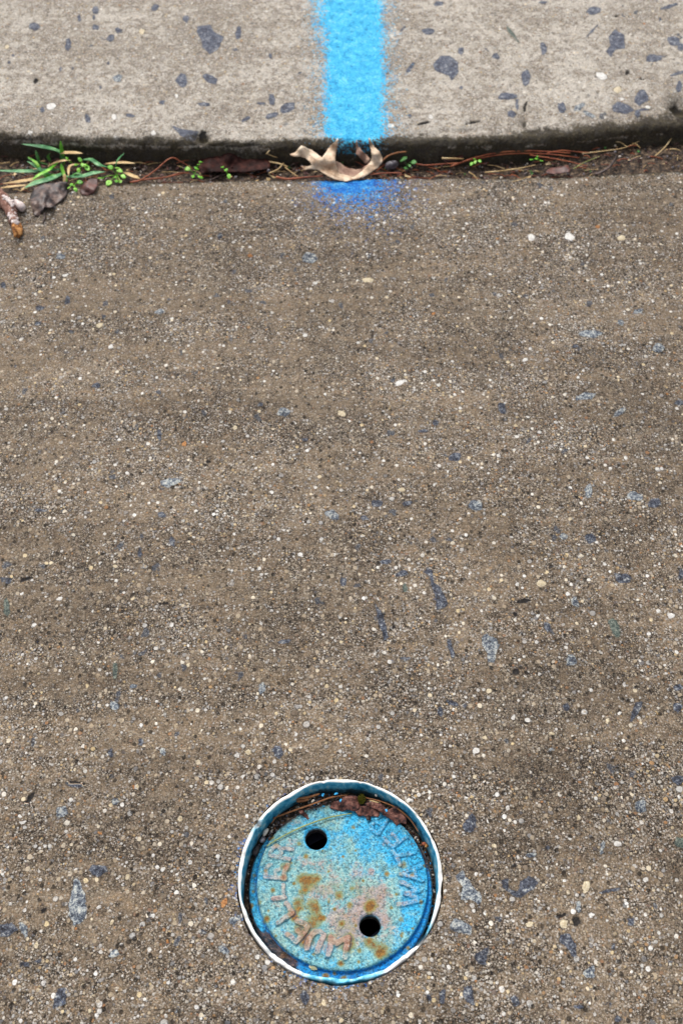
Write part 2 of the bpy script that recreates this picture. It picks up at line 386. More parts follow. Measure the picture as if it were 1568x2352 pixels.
def iron(name, letters=False):
    m = Mat(name, .62, .3)
    n1 = m.noise(70, 6, .75); n2 = m.noise(330, 4, .8); n3 = m.noise(1100, 2, .8); n4 = m.noise(32, 5, .7)
    gr, gc_ = m.vor(620, vec=m.warp(.002, 500)); gr2, _ = m.vor(300, vec=m.warp(.003, 300))
    worn = m.attr('worn'); vivid = m.attr('vivid')
    t = n2 * .5 + n3 * .5
    pale = m.ramp(t, [(.36, lin(56, 104, 112)), (.44, lin(102, 160, 170)), (.51, lin(134, 190, 196)), (.58, lin(164, 206, 204)), (.66, lin(206, 216, 200))])
    viv = m.ramp(t, [(.36, lin(10, 88, 140)), (.43, lin(34, 150, 204)), (.51, lin(58, 182, 230)), (.60, lin(96, 204, 240)), (.68, lin(140, 220, 242))])
    deep_shaded = m.ramp(t, [(.36, lin(0, 56, 110)), (.46, lin(0, 112, 190)), (.6, lin(6, 150, 226))])
    c = m.mix((vivid + (n1 - .5) * 2.6).ss(.32, .85), pale, viv)
    c = m.mix((m.attr('deep_shaded') + (n1 - .5) * .8).ss(.42, .85), c, deep_shaded)
    cream = (n4 * .5 + n2 * .5 + worn * .10).ss(.50, .62)
    c = m.mix(cream * .6 * (1 - vivid).clamp(), c, lin(184, 196, 172))
    under = m.ramp(m.noise(140, 5, .8), [(.3, lin(160, 104, 78)), (.44, lin(178, 134, 112)), (.52, lin(168, 146, 152)), (.6, lin(188, 160, 140)), (.72, lin(204, 190, 166))])
    wk = (worn * .85 + (n1 - .5) * 1.9 + (n2 - .5) * 1.5 + .08 - vivid * .22)
    c = m.mix(wk.ss(.30, .75) * .80, c, under)
    ol = m.noise(48, 5, .7)
    c = m.mix((ol + worn * .08).ss(.56, .72) * .45, c, lin(128, 142, 92))
    c = m.mix((gr2 - n2 * .3).ss(.40, .62) * .30, c, lin(70, 120, 132))
    c = m.mix((n3 * .6 + gr * .5 + vivid * .04).ss(.58, .76) * .68, c, lin(18, 50, 64))
    rn = (n2 - .5) * 1.6 + (m.noise(120, 5, .8) - .5) * 1.4
    rust = m.attr('rust')
    c = m.mix((rust * 1.15 + rn * .6).ss(.10, .62) * rust.ss(.03, .3) * .72, c, lin(132, 128, 52))
    c = m.mix((rust + rn * .75).ss(.48, .95) * .85, c, m.ramp(m.noise(420, 3, .8), [(.34, lin(78, 42, 18)), (.5, lin(132, 82, 24)), (.66, lin(164, 118, 44))]))
    st = m.attr('stroke')
    c = m.mix((st * .9 + (n2 - .5) * 1.2 + (n1 - .5) * 1.0 + worn * .40 - vivid * .35).ss(.46, 1.02) * .66, c, m.ramp(n2, [(.38, lin(142, 104, 98)), (.5, lin(176, 140, 130)), (.6, lin(198, 172, 160)), (.7, lin(150, 196, 204))]))
    edge = m.attr('edge')
    c = m.mix((edge + (n2 - .5) * .9 + (n1 - .5)).ss(.45, 1.0) * .3, c, lin(14, 104, 150))
    dirt = m.attr('dirt') + (n1 - .5) * 1.2 + (n2 - .5) * .8
    c = m.mix(dirt.ss(.4, .75) * .93, c, m.ramp(n2, [(.38, lin(22, 15, 12)), (.5, lin(58, 38, 28)), (.6, lin(98, 68, 52)), (.7, lin(130, 106, 92))]))
    m.color(c); m.rough(n2 * .3 + .45)
    m.bump(n2 * .0018 + n3 * .0010 + n1 * .0014 - gr * .0005 - gr2 * .0006, 0.9)
    return m.m
M_iron = iron('painted_iron')
m = Mat('pit_darkness', .95, .1); m.color(lin(14, 16, 26)); M_pit = m.m

# ------------------------------------------------------------------ traced stones   (x, y, w, h, turn, tone)
# tone: 0 slate, 1 pale speckled, 2 greenish, 3 cream, 4 white, 5 amber, 6 black hole
ST = """8 655 14 18 0 0;92 707 28 12 0 0;155 690 14 30 -15 0;222 885 20 14 0 0;88 744 24 10 0 0;368 716 26 12 10 1;140 590 24 14 0 1;712 594 50 30 0 1;505 543 14 18 0 0
650 948 34 22 10 1;598 930 18 10 20 0;366 1000 10 30 5 0;392 1108 50 22 10 1;372 1182 22 16 0 0;395 1243 18 30 15 0;95 1172 34 9 -5 0;322 1270 12 30 0 0;865 1157 30 20 -10 0;935 1157 30 14 15 0
835 1190 22 16 0 0;763 1184 40 26 -20 1;1092 1160 42 26 -10 1;1000 970 16 16 0 0;970 990 28 10 0 0;1044 1050 30 22 20 0;1152 938 20 38 25 0;1355 765 60 20 0 1;1424 740 18 16 0 1;1320 795 24 10 0 0
1465 715 24 14 0 1;1510 798 30 24 0 1;1340 910 50 24 5 1;1420 948 48 16 40 1;1560 925 26 12 0 0;1350 1128 22 36 -10 1;1354 1236 28 24 0 0;1293 1232 24 20 0 1;1455 1140 40 22 -15 1;1500 1156 34 26 0 0
1430 1327 46 24 -5 0;885 1290 30 14 10 0;925 1317 36 14 20 0;930 1352 16 32 10 2;788 1338 16 24 0 0;1035 1490 14 50 12 0;1200 1380 34 11 5 6;1320 1382 20 30 10 1;1411 1441 22 48 22 2;1256 1440 16 28 15 0
930 1512 30 12 0 0;650 1475 40 12 10 0;265 1545 14 52 3 2;305 1577 22 14 0 1;262 1622 28 20 -30 1;602 1582 18 30 -20 1;1310 1515 26 36 0 1;1183 1542 18 16 0 6;1460 1630 20 58 -25 0;1556 1580 26 16 0 0
1555 1625 30 24 0 0;1038 1615 36 14 -22 0;1010 1636 16 26 0 0;1068 1622 14 12 0 0;1298 1625 16 24 15 0;640 1726 26 34 20 0;325 1703 14 22 0 0;255 1730 10 36 0 0;374 1728 16 28 25 1;172 1799 44 18 -5 6
70 1832 12 40 -35 6;142 1862 28 24 0 1;265 1842 20 14 0 1;1265 1722 16 16 0 1;1555 1790 38 26 0 0;1468 1850 24 28 0 1;1079 1892 30 46 -25 0;1325 2116 20 28 0 6;1287 2104 28 10 15 6;1448 2116 18 20 0 0
1408 2173 12 30 -15 0;1182 2299 20 34 10 0;1326 2313 32 10 5 0;1397 2305 22 12 0 0;1418 2341 22 18 25 0;1017 2291 18 46 0 0;1540 2210 16 8 0 0;1129 2235 14 11 0 6;1145 2228 14 10 0 6;1382 1947 11 40 -8 1
1257 1947 18 11 20 0;1218 1965 28 14 10 1;1179 1988 18 9 0 6;1400 2046 62 9 12 0;1328 2084 13 30 5 1;56 2137 20 44 20 1;101 2092 18 13 30 6;58 2214 27 13 8 0;88 2207 20 12 12 0;262 2192 28 22 25 1
513 2182 38 18 -35 1;142 1866 27 28 0 1;67 1836 8 46 -35 2;265 1843 20 18 0 1;175 1803 32 12 0 0;540 2112 34 26 30 1;405 2325 10 18 -15 0;226 1998 40 24 0 0;700 2290 22 42 20 0;1563 1320 14 30 0 0
20 1335 14 20 0 0;60 1330 34 8 20 6;16 1395 16 50 5 2;380 1385 18 8 0 6;985 2290 18 20 0 0;1130 1495 4 4 0 1;1183 1410 10 12 0 6;1560 1935 22 30 0 2;480 1060 14 9 0 6;700 1010 18 10 0 0
845 644 32 13 0 3;1220 546 20 18 0 4;1307 543 26 20 0 4;1426 547 20 14 0 3;540 982 12 16 0 3;152 633 16 9 0 4;230 747 20 12 10 3;255 797 12 12 0 4;700 770 12 12 0 4;783 950 22 14 -20 3
918 878 26 14 20 4;424 1020 12 13 0 5;690 1275 14 12 -30 4;1122 1587 18 16 0 3;1092 1725 18 16 0 4;1241 1341 25 16 0 3;1541 1414 20 13 0 4;1265 1686 19 10 0 3;1394 1655 14 18 0 3;1178 1648 12 14 0 4
1450 1610 14 9 25 4;1113 1695 16 12 0 3;1187 1343 10 10 0 4;1199 1350 11 9 0 4;1345 2036 21 32 -5 3;1357 2103 15 18 0 4;1294 2123 26 24 30 3;1216 2123 24 15 5 3;1416 1938 19 16 0 4;1328 1878 14 14 0 3
1165 1855 12 16 0 4;315 1809 15 14 0 3;414 1882 14 14 0 3;55 1889 21 11 10 4;227 2084 13 9 20 4;385 2162 12 11 0 5;177 2133 12 10 0 5;232 1914 17 10 0 5;293 2015 12 16 -10 3;258 2117 10 18 -20 3
84 2173 12 25 0 3;207 2322 14 12 0 3;258 1910 9 12 0 4;570 1727 14 15 10 3;545 1735 10 16 20 4;1530 905 10 8 0 5;265 1302 12 10 0 3;922 1125 20 13 0 3;137 1376 18 12 0 4;432 1527 12 12 0 3
995 720 12 10 0 5;574 587 14 9 0 5;1372 521 12 9 0 5;1205 826 16 10 20 4;1482 2020 12 14 0 4;1135 1944 16 12 0 3;515 2075 16 26 -10 5;310 1808 15 13 0 5;1320 2290 8 8 0 5"""
stones = [tuple(float(v) for v in e.split()) for e in ST.replace('\n', ';').split(';') if e.strip()]
# read in the three enlargements of the far slab: (x offset, list)
KS = {0: """240 182 90 50 0 0;465 310 45 90 -10 0;655 75 55 60 0 0;655 190 60 45 0 0;760 265 60 45 20 0;805 210 45 40 0 0;700 265 60 14 -20 0;645 125 24 30 0 0;1065 58 60 50 0 0;1272 132 55 45 0 0;1245 550 85 100 10 0;1440 540 120 60 -28 0;805 540 70 55 0 1;1110 697 45 30 0 0;1400 712 100 30 -5 0
290 750 35 45 0 0;600 810 40 60 25 0;890 785 70 22 -10 0;245 550 45 30 30 6;350 728 80 50 0 4;790 930 55 40 0 4;1050 905 38 40 0 4;205 893 45 30 0 4;780 795 35 35 0 4;1385 905 70 55 0 6;500 470 22 30 0 0;415 475 18 40 0 0;688 600 16 34 0 0;742 432 24 26 0 0;90 380 26 20 0 0;66 430 22 20 0 0;545 130 26 50 0 0;970 215 40 40 0 3;50 320 36 30 0 3;1205 655 30 24 0 4""",
      527: """62 225 45 95 -10 0;290 680 50 85 0 0;390 740 115 75 22 0;290 790 90 45 15 0;220 708 70 22 0 0;110 810 90 28 22 0;280 385 25 40 0 0;1235 460 85 32 50 0;1360 215 100 40 0 0;1430 25 90 36 0 0;1100 855 55 30 -10 4;1375 795 45 28 0 4;1320 838 140 18 12 6;40 340 40 18 10 0;1230 790 30 30 0 0;1180 200 60 16 45 0""",
      1041: """50 345 50 45 20 0;225 340 60 14 -35 0;290 385 78 42 -20 0;400 230 140 22 -48 2;615 330 50 85 15 0;940 220 110 16 45 0;955 75 100 58 10 0;1365 400 110 60 0 0;1420 390 60 14 -5 0;1500 280 120 55 -20 0;1550 325 50 50 0 0;1470 45 150 26 14 0;495 530 80 105 10 0;1280 670 100 88 0 0;1150 740 165 65 -8 0;860 725 100 45 25 1;740 730 55 70 20 0
930 780 110 30 -20 1;1260 775 45 60 0 0;1300 745 90 16 8 0;360 655 150 55 0 0;433 710 24 110 0 0;395 780 70 50 0 0;1540 590 50 70 0 0;1530 505 120 22 15 0;1185 495 40 28 20 6;1290 540 42 16 0 6;1010 520 85 42 -20 4;1120 615 60 44 0 3;1150 680 32 24 0 4;1325 730 48 24 5 4;610 20 60 20 0 0;50 605 30 30 0 0;1410 130 16 36 0 0;1110 110 30 14 0 6;490 730 20 90 -15 6;130 830 140 16 8 6;1300 160 20 12 0 5"""}
kstones = []
for ox, t in KS.items():
    for e in t.replace('\n', ';').split(';'):
        v = [float(q) for q in e.split()]; kstones.append((ox + v[0] * .336, v[1] * .336, v[2] * .336, v[3] * .336, v[4], v[5]))
def blobpoly(x, y, w_, h_, a, seed):
    rr = random.Random(seed); n = rr.choice((5, 6, 6, 7, 8)); a = R(a); P = []
    off = rr.uniform(0, 6.3)
    for k in range(n):
        th = off + 2 * math.pi * (k + rr.uniform(-.28, .28)) / n; q = rr.uniform(.78, 1.14)
        u = w_ / 2 * q * math.cos(th); v = -h_ / 2 * q * math.sin(th)
        P.append((x + u * math.cos(a) + v * math.sin(a), y - u * math.sin(a) + v * math.cos(a)))
    return P
def sc(M, s): return [M(*[float(q) for q in p.split(',')]) for p in s.split()]
c7 = crop(1460, 2600, 1.955); c8 = crop(0, 2600, 1.96); c9 = crop(1300, 1700, 1.63)
big = [(sc(c7, '385,620 430,612 440,680 500,698 508,630 580,588 632,640 560,710 510,738 450,715 400,670'), 0),
       (sc(c7, '90,590 140,560 200,650 262,720 262,780 200,752 130,742 134,660'), 1),
       (sc(c7, '55,905 90,860 140,885 205,920 195,975 120,955 60,940'), 1),
       (sc(c7, '760,975 830,965 880,1040 878,1122 840,1110 810,1050 770,1020'), 0),
       (sc(c7, '205,1110 310,1045 292,1165 250,1168'), 0), (sc(c7, '910,1220 990,1162 1002,1252 940,1250'), 1),
       (sc(c7, '140,1310 200,1300 222,1432 180,1420 140,1370'), 0), (sc(c7, '1265,150 1300,95 1330,110 1328,180 1270,178'), 1),
       (sc(c7, '1205,860 1250,870 1250,915 1210,910'), 0),
       (sc(c8, '500,598 530,640 560,740 567,840 530,900 480,922 453,860 445,780 470,680 480,620'), 1),
       (sc(c8, '578,555 600,520 690,530 700,570 640,600 600,585'), 0), (sc(c8, '0,905 80,898 122,945 50,992 0,985'), 0),
       (sc(c8, '375,1318 432,1320 432,1420 345,1462 355,1380'), 0), (sc(c8, '365,150 430,135 445,190 400,215 368,205'), 1),
       (sc(c8, '420,-20 530,-20 530,15 480,22 440,8'), 0),
       (sc(c9, '160,320 190,290 215,310 220,370 260,400 300,490 290,505 235,528 232,460 205,380 200,345'), 0),
       (sc(c9, '485,665 505,650 560,680 578,715 555,770 558,808 508,808 510,760 480,710'), 1),
       (sc(c9, '1188,325 1280,335 1290,355 1225,380'), 0), (sc(c9, '1160,575 1190,570 1225,610 1228,675 1200,665 1170,615'), 2),
       (sc(c9, '1338,1010 1352,1030 1320,1090 1280,1135 1290,1080 1310,1040'), 0),
       (sc(c9, '0,600 14,610 6,640 -6,630'), 6),
       ([(860, 1384), (880, 1410), (892, 1466), (882, 1470), (866, 1422)], 0)]
kbig = [(sc(crop(0, 0, 2.063), '1350,190 1440,180 1460,220 1532,255 1500,320 1435,362 1385,320 1380,280 1345,230'), 0),
        (sc(crop(0, 0, 2.063), '1168,858 1260,880 1357,885 1300,967 1240,920'), 0),
        (sc(crop(760, 0, 2.063), '1390,440 1440,390 1500,388 1562,430 1562,500 1520,548 1490,512 1400,480'), 0),
        (sc(crop(1502, 0, 2.063), '1055,260 1100,213 1162,250 1168,330 1100,342 1075,378 1038,350 1070,310'), 0),
        (sc(crop(1502, 0, 2.063), '1478,705 1520,672 1570,700 1600,800 1540,780 1490,745'), 6)]
def poly_sd(X, Y, P):
    d = np.full(X.shape, 1e9); inside = np.zeros(X.shape, bool); n = len(P)
    for i in range(n):
        ax, ay = P[i]; bx, by = P[(i + 1) % n]; ex, ey = bx - ax, by - ay
        t = np.clip(((X - ax) * ex + (Y - ay) * ey) / max(ex * ex + ey * ey, 1e-12), 0, 1)
        d = np.minimum(d, np.hypot(X - ax - t * ex, Y - ay - t * ey))
        c = ((ay > Y) != (by > Y)) & (X < (bx - ax) * (Y - ay) / ((by - ay) or 1e-9) + ax)
        inside ^= c
    return np.where(inside, d, -d)
def stone_fields(X, Y, items, z):
    D = np.full(X.shape, -3.0); T = np.zeros(X.shape)
    for P, tone in items:
        W = atn(P, z); pad = .003
        idx = np.nonzero((X > W[:, 0].min() - pad) & (X < W[:, 0].max() + pad) & (Y > W[:, 1].min() - pad) & (Y < W[:, 1].max() + pad))[0]
        if not len(idx): continue
        d = np.clip(poly_sd(X[idx], Y[idx], W) * 1000, -3, 3)
        b = d > D[idx]; D[idx[b]] = d[b]; T[idx[b]] = tone
    return D, T
s_items = [(blobpoly(*s[:5], i), s[5]) for i, s in enumerate(stones)] + big
k_items = [(blobpoly(*s[:5], 900 + i), s[5]) for i, s in enumerate(kstones)] + kbig

# ------------------------------------------------------------------ the two slabs
RC, RR = circle_at(781, 2023, 234.5, .0018)                      # centre and outer radius of the pipe ring
def axis(lo, hi, step, far, n):                        # dense where one looks, then widening
    a = np.arange(lo, hi, step); g = far ** (np.arange(1, n + 1) / n)
    return a, g
def xcols(step=.0014, half=.47, out=5.0, n=26):
    a = np.arange(-half, half + 1e-9, step); g = half + (out - half) * (np.arange(1, n + 1) / n) ** 2.6
    return np.concatenate([-g[::-1], a, g])
XS = xcols()
ed = np.array([at(x, y, 0)[:2] for x, y in ((-250, 452), (-60, 444), (0, 440), (60, 436), (150, 427), (250, 420), (320, 417), (450, 413), (600, 410), (780, 409), (950, 405), (1150, 405), (1300, 402), (1400, 396), (1568, 388), (1800, 384))])
def edgeY(x): return np.interp(x, ed[:, 0], ed[:, 1]) + (fbm(x * 90, x * 0, 5) - .5) * .004 + (fbm(x * 420, x * 0, 9, 2) - .5) * .0012
def grid_faces(nr, nc, keep=None):
    i = np.arange((nr - 1) * nc).reshape(nr - 1, nc)[:, :-1].ravel()
    F = np.stack([i, i + 1, i + nc + 1, i + nc], 1)
    return F if keep is None else F[keep[F].all(1)]
EY = edgeY(XS)
near0 = .10
s = np.concatenate([-((np.arange(22, 0, -1) / 22) ** 2.4) * 5.0, np.linspace(0, 1, 640)])
rows = [near0 + (EY - near0) * t if t >= 0 else np.full_like(XS, near0 + t) for t in s]
Xg = np.tile(XS, len(rows)); Yg = np.concatenate(rows); Zg = np.zeros_like(Xg)
Zg += (fbm(Xg * 14, Yg * 14, 3) - .5) * .0016 + (fbm(Xg * 160, Yg * 160, 6, 3) - .5) * .0009
dE = np.tile(EY, len(rows)) - Yg
Zg -= .0035 * np.exp(-np.clip(dE, 0, 1) / .0035)                     # arris worn round
# rows that turn down the joint face
dn = []
for k, dz in enumerate((.004, .008, .014, .022, .035, .06)):
    dn.append((XS, EY + .0012 + (fbm(XS * 200, XS * 0 + k * 3, 4) - .5) * .003, np.full_like(XS, -.003 - dz)))
Xg = np.concatenate([Xg] + [d[0] for d in dn]); Yg = np.concatenate([Yg] + [d[1] for d in dn]); Zg = np.concatenate([Zg] + [d[2] for d in dn])
nr = len(rows) + len(dn)
# opening for the pipe: vertices next to the circle are drawn onto it
rx, ry = Xg - RC[0], Yg - RC[1]; rad = np.hypot(rx, ry); ang = np.arctan2(ry, rx)
hole = RR + .0004 + .0022 * np.clip(fbm(np.cos(ang) * 3 + 9, np.sin(ang) * 3 + 9, 8) - .48, 0, 1) * 2
near = (rad < hole + .0009) & (rad > hole - .0011)
Xg = np.where(near, RC[0] + rx * hole / np.maximum(rad, 1e-6), Xg); Yg = np.where(near, RC[1] + ry * hole / np.maximum(rad, 1e-6), Yg)
keep = (rad >= hole - .0011)
Zg = Zg - np.where(rad < .2, .0016 * np.exp(-np.clip(rad - hole, 0, 1) / .0018), 0)
SD, STn = stone_fields(Xg, Yg, s_items, 0)
Zg = Zg + np.where(STn > 5.5, -.0012, .0006) * np.clip(SD / .8, 0, 1)
def P2(px, py, z=0): return at(px, py, z)[:2]
def gauss(X, Y, px, py, wx, wy, z=0, p=2.0):            # blot centred on a spot of the pavement, radii in metres
    cx, cy = P2(px, py, z)
    return np.exp(-((np.abs((X - cx) / wx)) ** p + (np.abs((Y - cy) / wy)) ** p))
paint = .62 * gauss(Xg, Yg, 795, 410, .028, .022) + .38 * gauss(Xg, Yg, 815, 420, .058, .062) + .26 * gauss(Xg, Yg, 835, 430, .105, .10)
ringd = rad - RR
halo = np.exp(-np.clip(ringd, 0, 1) / .007) * (rad < .2)
paint += halo * (.20 + .25 * np.clip(np.cos(ang - R(165)), 0, 1) ** 3 + .28 * np.clip(np.cos(ang - R(262)), 0, 1) ** 6 - .12 * np.clip(np.cos(ang - R(50)), 0, 1))
dEE = np.concatenate([dE, np.zeros(len(Xg) - len(dE))]); moss_shade_s = .60 * np.exp(-np.clip(dEE, 0, 1) / .004) + .34 * np.exp(-np.clip(dEE, 0, 1) / .016)
xw = Xg - P2(1450, 395)[0]
moss_shade_s += .35 * np.exp(-np.clip(np.concatenate([dE, np.zeros(len(Xg) - len(dE))]), 0, 1) / .02) * np.clip((xw + .1) * 4, 0, 1)
moss_shade_s += np.exp(-np.clip(ringd, 0, 1) / .0010) * (rad < .2) * .9  # dark line on the slab round the ring: its shadow, put into the colour
pav = mesh_obj('pavement', np.stack([Xg, Yg, Zg], 1), grid_faces(nr, len(XS), keep), M_slab, attrs=dict(stone_d=SD, stone_t=STn, paint=paint, moss=moss_shade_s))
tag(pav, kind='structure')

# far slab: profile of (offset from its foot, height)
ft = np.array([at(x, y, -.012)[:2] for x, y in ((-250, 352), (0, 362), (300, 374), (600, 380), (900, 380), (1200, 374), (1400, 356), (1568, 345), (1800, 340))])
tp = [(-.0008, -.05), (-.0004, -.03), (0, -.018), (0, -.012), (.0005, -.006), (.0008, -.001), (.0012, .004)]
KZ = .0225
for a in np.linspace(0, 90, 9): tp.append((.0012 + .0095 * (1 - math.cos(R(a))), KZ - .0095 + .0095 * math.sin(R(a)) - .003))
for t in np.arange(.0016, .46, .0016): tp.append((.0107 + t, KZ - .003 + t * .075 + .0022 * (1 - math.exp(-t / .02))))
last = tp[-1]
for t in ((np.arange(1, 20) / 19) ** 2.4) * 6: tp.append((last[0] + t, last[1] + t * .02))
tp = np.array(tp)
FY = np.interp(XS, ft[:, 0], ft[:, 1]); KS_ = 1 + .30 * np.clip((XS - .1) / .4, 0, 1)
Xk = np.tile(XS, len(tp)); Yk = (FY[None, :] + tp[:, 0][:, None]).ravel(); Zk = np.repeat(tp[:, 1], len(XS)); Zk = np.where(Zk > 0, Zk * np.tile(KS_, len(tp)), Zk)
uu = np.repeat(tp[:, 0], len(XS))
wob = (fbm(Xk * 55, Zk * 90 + 3, 21) - .5) * .007 + (fbm(Xk * 320, Zk * 320, 23, 3) - .5) * .0028
lowm = np.exp(-np.clip(uu, 0, 1) / .02)
Yk += wob * lowm
Zk += (fbm(Xk * 15, Yk * 15, 31) - .5) * .003 * np.clip(uu * 30, 0, 1) + (fbm(Xk * 150, Yk * 150, 33, 3) - .5) * .0014
Zk += (fbm(Xk * 60, Yk * 60, 37, 3) - .55) * .004 * np.exp(-((uu - .012) / .012) ** 2)
for px, py, rx_, ry_, dz in ((462, 302, .012, .008, .008), (1556, 240, .011, .014, .014), (1203, 275, .004, .012, .006), (1060, 292, .03, .004, .003), (990, 300, .02, .004, .003)):
    cx, cy = P2(px, py, .026); Zk -= dz * np.exp(-((Xk - cx) / rx_) ** 2 - ((Yk - cy) / ry_) ** 2)
def kerb_z(px, py):
    z = .03
    for _ in range(4):
        X0, Y0, _z = at(px, py, z); t = max(Y0 - float(np.interp(X0, ft[:, 0], ft[:, 1])) - .0107, 0)
        z = (KZ - .003 + t * .075 + .0022) * (1 + .30 * min(max((X0 - .1) / .4, 0), 1))
    return z
SDk = np.full(Xk.shape, -3.0); STk = np.zeros(Xk.shape)
for P_, tn in k_items:
    a_, b_ = stone_fields(Xk, Yk, [(P_, tn)], kerb_z(sum(p[0] for p in P_) / len(P_), sum(p[1] for p in P_) / len(P_)))
    bb = a_ > SDk; SDk[bb] = a_[bb]; STk[bb] = b_[bb]
topm = uu > .004
SDk = np.where(topm, SDk, -3)
Zk += np.where(STk > 5.5, -.0022, .0004) * np.clip(SDk / .8, 0, 1)
cxa = P2(815, 0, .052); cxb = P2(815, 290, .026)
cl = cxb[0] + (cxa[0] - cxb[0]) * (Yk - cxb[1]) / (cxa[1] - cxb[1])
wd = .0345 + .004 * (fbm(Yk * 22, Yk * 0, 41) - .5)
paintk = .60 * np.exp(-(np.abs(Xk - cl) / (wd * .98)) ** 5.0) + .55 * np.exp(-((Xk - cl) / .052) ** 2) + .10 * np.exp(-((Xk - cl) / .10) ** 2)
paintk += .30 * gauss(Xk, Yk, 735, 60, .016, .05, .02)
paintk *= .34 * (uu > .0009) + .66 / (1 + np.exp(-(uu - .010 - .006 * (fbm(Xk * 90, Yk * 0, 43) - .5)) / .0022))
moss_shade_k = .80 / (1 + np.exp((uu - (.0035 + .013 * fbm(Xk * 26, Xk * 0, 51) * np.clip(Xk * 4 + .7, .4, 1.7))) / .0040))  # moss on the face, its colour widened to carry the rounded lip's shading
moss_shade_k -= .55 * np.exp(-((Zk - .011) / .0022) ** 2) * (uu < .004) * (fbm(Xk * 30, Xk * 0, 57) > .42)
moss_shade_k += .22 * np.exp(-uu / .03) + .16 * np.exp(-np.clip(uu - .004, 0, 1) / .006)
for px, py, rx_, ry_, v in ((462, 300, .010, .006, .8), (1556, 250, .014, .02, .9), (1204, 275, .0035, .010, .9), (1210, 230, .006, .02, .35), (620, 240, .02, .003, .2)):
    cx, cy = P2(px, py, .026); moss_shade_k += v * np.exp(-((Xk - cx) / rx_) ** 2 - ((Yk - cy) / ry_) ** 2)
kerb = mesh_obj('kerb', np.stack([Xk, Yk, Zk], 1), grid_faces(len(tp), len(XS)), M_kerb, attrs=dict(stone_d=SDk, stone_t=STk, paint=paintk, moss=moss_shade_k))
tag(kerb, kind='structure')

# soil bed of the joint, nearly level with the slab at the right end
xs = xcols(.0022, .47, 5, 14); ny = 26; t = np.linspace(-.1, 1.15, ny)
e = edgeY(xs); f_ = np.interp(xs, ft[:, 0], ft[:, 1])
Xs = np.tile(xs, ny); Ys = (e[None, :] * (1 - t[:, None]) + f_[None, :] * t[:, None]).ravel()
rise = np.clip((Xs - P2(1180, 380)[0]) / .12, 0, 1)
Zs = -.013 + .0105 * rise + (fbm(Xs * 60, Ys * 60, 61) - .5) * .006 + (fbm(Xs * 260, Ys * 260, 63, 3) - .5) * .004
Zs -= .02 * (np.abs(np.repeat(t, len(xs)) - .5) > .56)
tag(mesh_obj('ground', np.stack([Xs, Ys, Zs], 1), grid_faces(ny, len(xs)), M_soil), kind='structure')

# ------------------------------------------------------------------ pipe ring
def ring_profile():
    n = 360; V = []; paintA = []; dirtA = []
    th = np.linspace(0, 2 * np.pi, n, endpoint=False)
    wob = (fbm(np.cos(th) * 4 + 5, np.sin(th) * 4 + 5, 71) - .5) * .0022
    chip = np.clip(fbm(np.cos(th) * 7 + 5, np.sin(th) * 7 + 5, 73, 5) - .52, 0, 1) * .005
    outer = -.0011 * np.clip(fbm(np.cos(th) * 7 + 2, np.sin(th) * 7 + 9, 77, 5) - .52, 0, 1) * 3
    inner = RR - .0027 - (fbm(np.cos(th) * 4 + 7, np.sin(th) * 4 + 2, 75, 5) - .5) * .0034
    # notches seen in the photograph, by compass angle
    for a, wdt, dep in ((100, 1.2, .0018), (78, .8, .0015), (52, 1.4, .0018), (38, 1, .0016), (8, 1.2, .0014), (345, 1.5, .002), (205, 1.2, .0018), (185, .9, .0014), (168, 1.2, .0016), (250, 1, .0015), (310, 1.2, .0022), (149, 2, .003), (147, 1.2, .004), (228, 2, .004), (232, 1.5, .002), (321, 5, .0045), (326, 4, .004), (295, 4, .002), (20, 3, .0015)):
        chip = chip + dep * np.exp(-(((np.degrees(th) - a + 180) % 360 - 180) / wdt) ** 2)
    prof = [('o', -.04), ('o', -.012), ('o', .0008), ('oc', .0022), ('ic', .0022), ('i', .0010), ('i', -.003), ('i', -.008), ('i', -.014), ('i', -.022), ('i', -.05)]
    for kind, z in prof:
        for k in range(n):
            r = {'o': RR + outer[k] * (z > -.005), 'oc': RR - .0005 + outer[k], 'ic': inner[k] + .0004, 'i': inner[k]}[kind[:2] if kind in ('oc', 'ic') else kind[0]]
            top = z > -.002
            zz = z + wob[k] * top - chip[k] * (z > .0009) * 1.0 - chip[k] * .4 * top
            V.append((RC[0] + r * math.cos(th[k]), RC[1] + r * math.sin(th[k]), zz))
            a = math.degrees(th[k]) % 360
            inn = kind[0] == 'i' and z < .0015
            lp = .30 * math.exp(-((a - 153) / 16) ** 2) + .55 * math.exp(-((a - 262) / 16) ** 2) + .45 * math.exp(-((a - 285) / 14) ** 2) + .4 * math.exp(-((a - 328) / 8) ** 2)
            paintA.append((.78 if inn else .16 + lp))
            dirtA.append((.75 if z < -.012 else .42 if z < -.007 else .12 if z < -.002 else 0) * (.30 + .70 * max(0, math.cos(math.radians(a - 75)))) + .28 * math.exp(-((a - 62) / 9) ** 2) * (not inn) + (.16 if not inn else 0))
    m = len(prof); F = [(i * n + k, i * n + (k + 1) % n, (i + 1) * n + (k + 1) % n, (i + 1) * n + k) for i in range(m - 1) for k in range(n)]
    return V, F, paintA, dirtA
V, F, pA, dA = ring_profile()
ring = mesh_obj('pipe_collar', np.array(V), F, M_pvc, smooth=True, attrs=dict(paint=pA, dirt=dA))
tag(ring, 'white plastic pipe end with ragged rim around the blue iron lid', 'pipe')

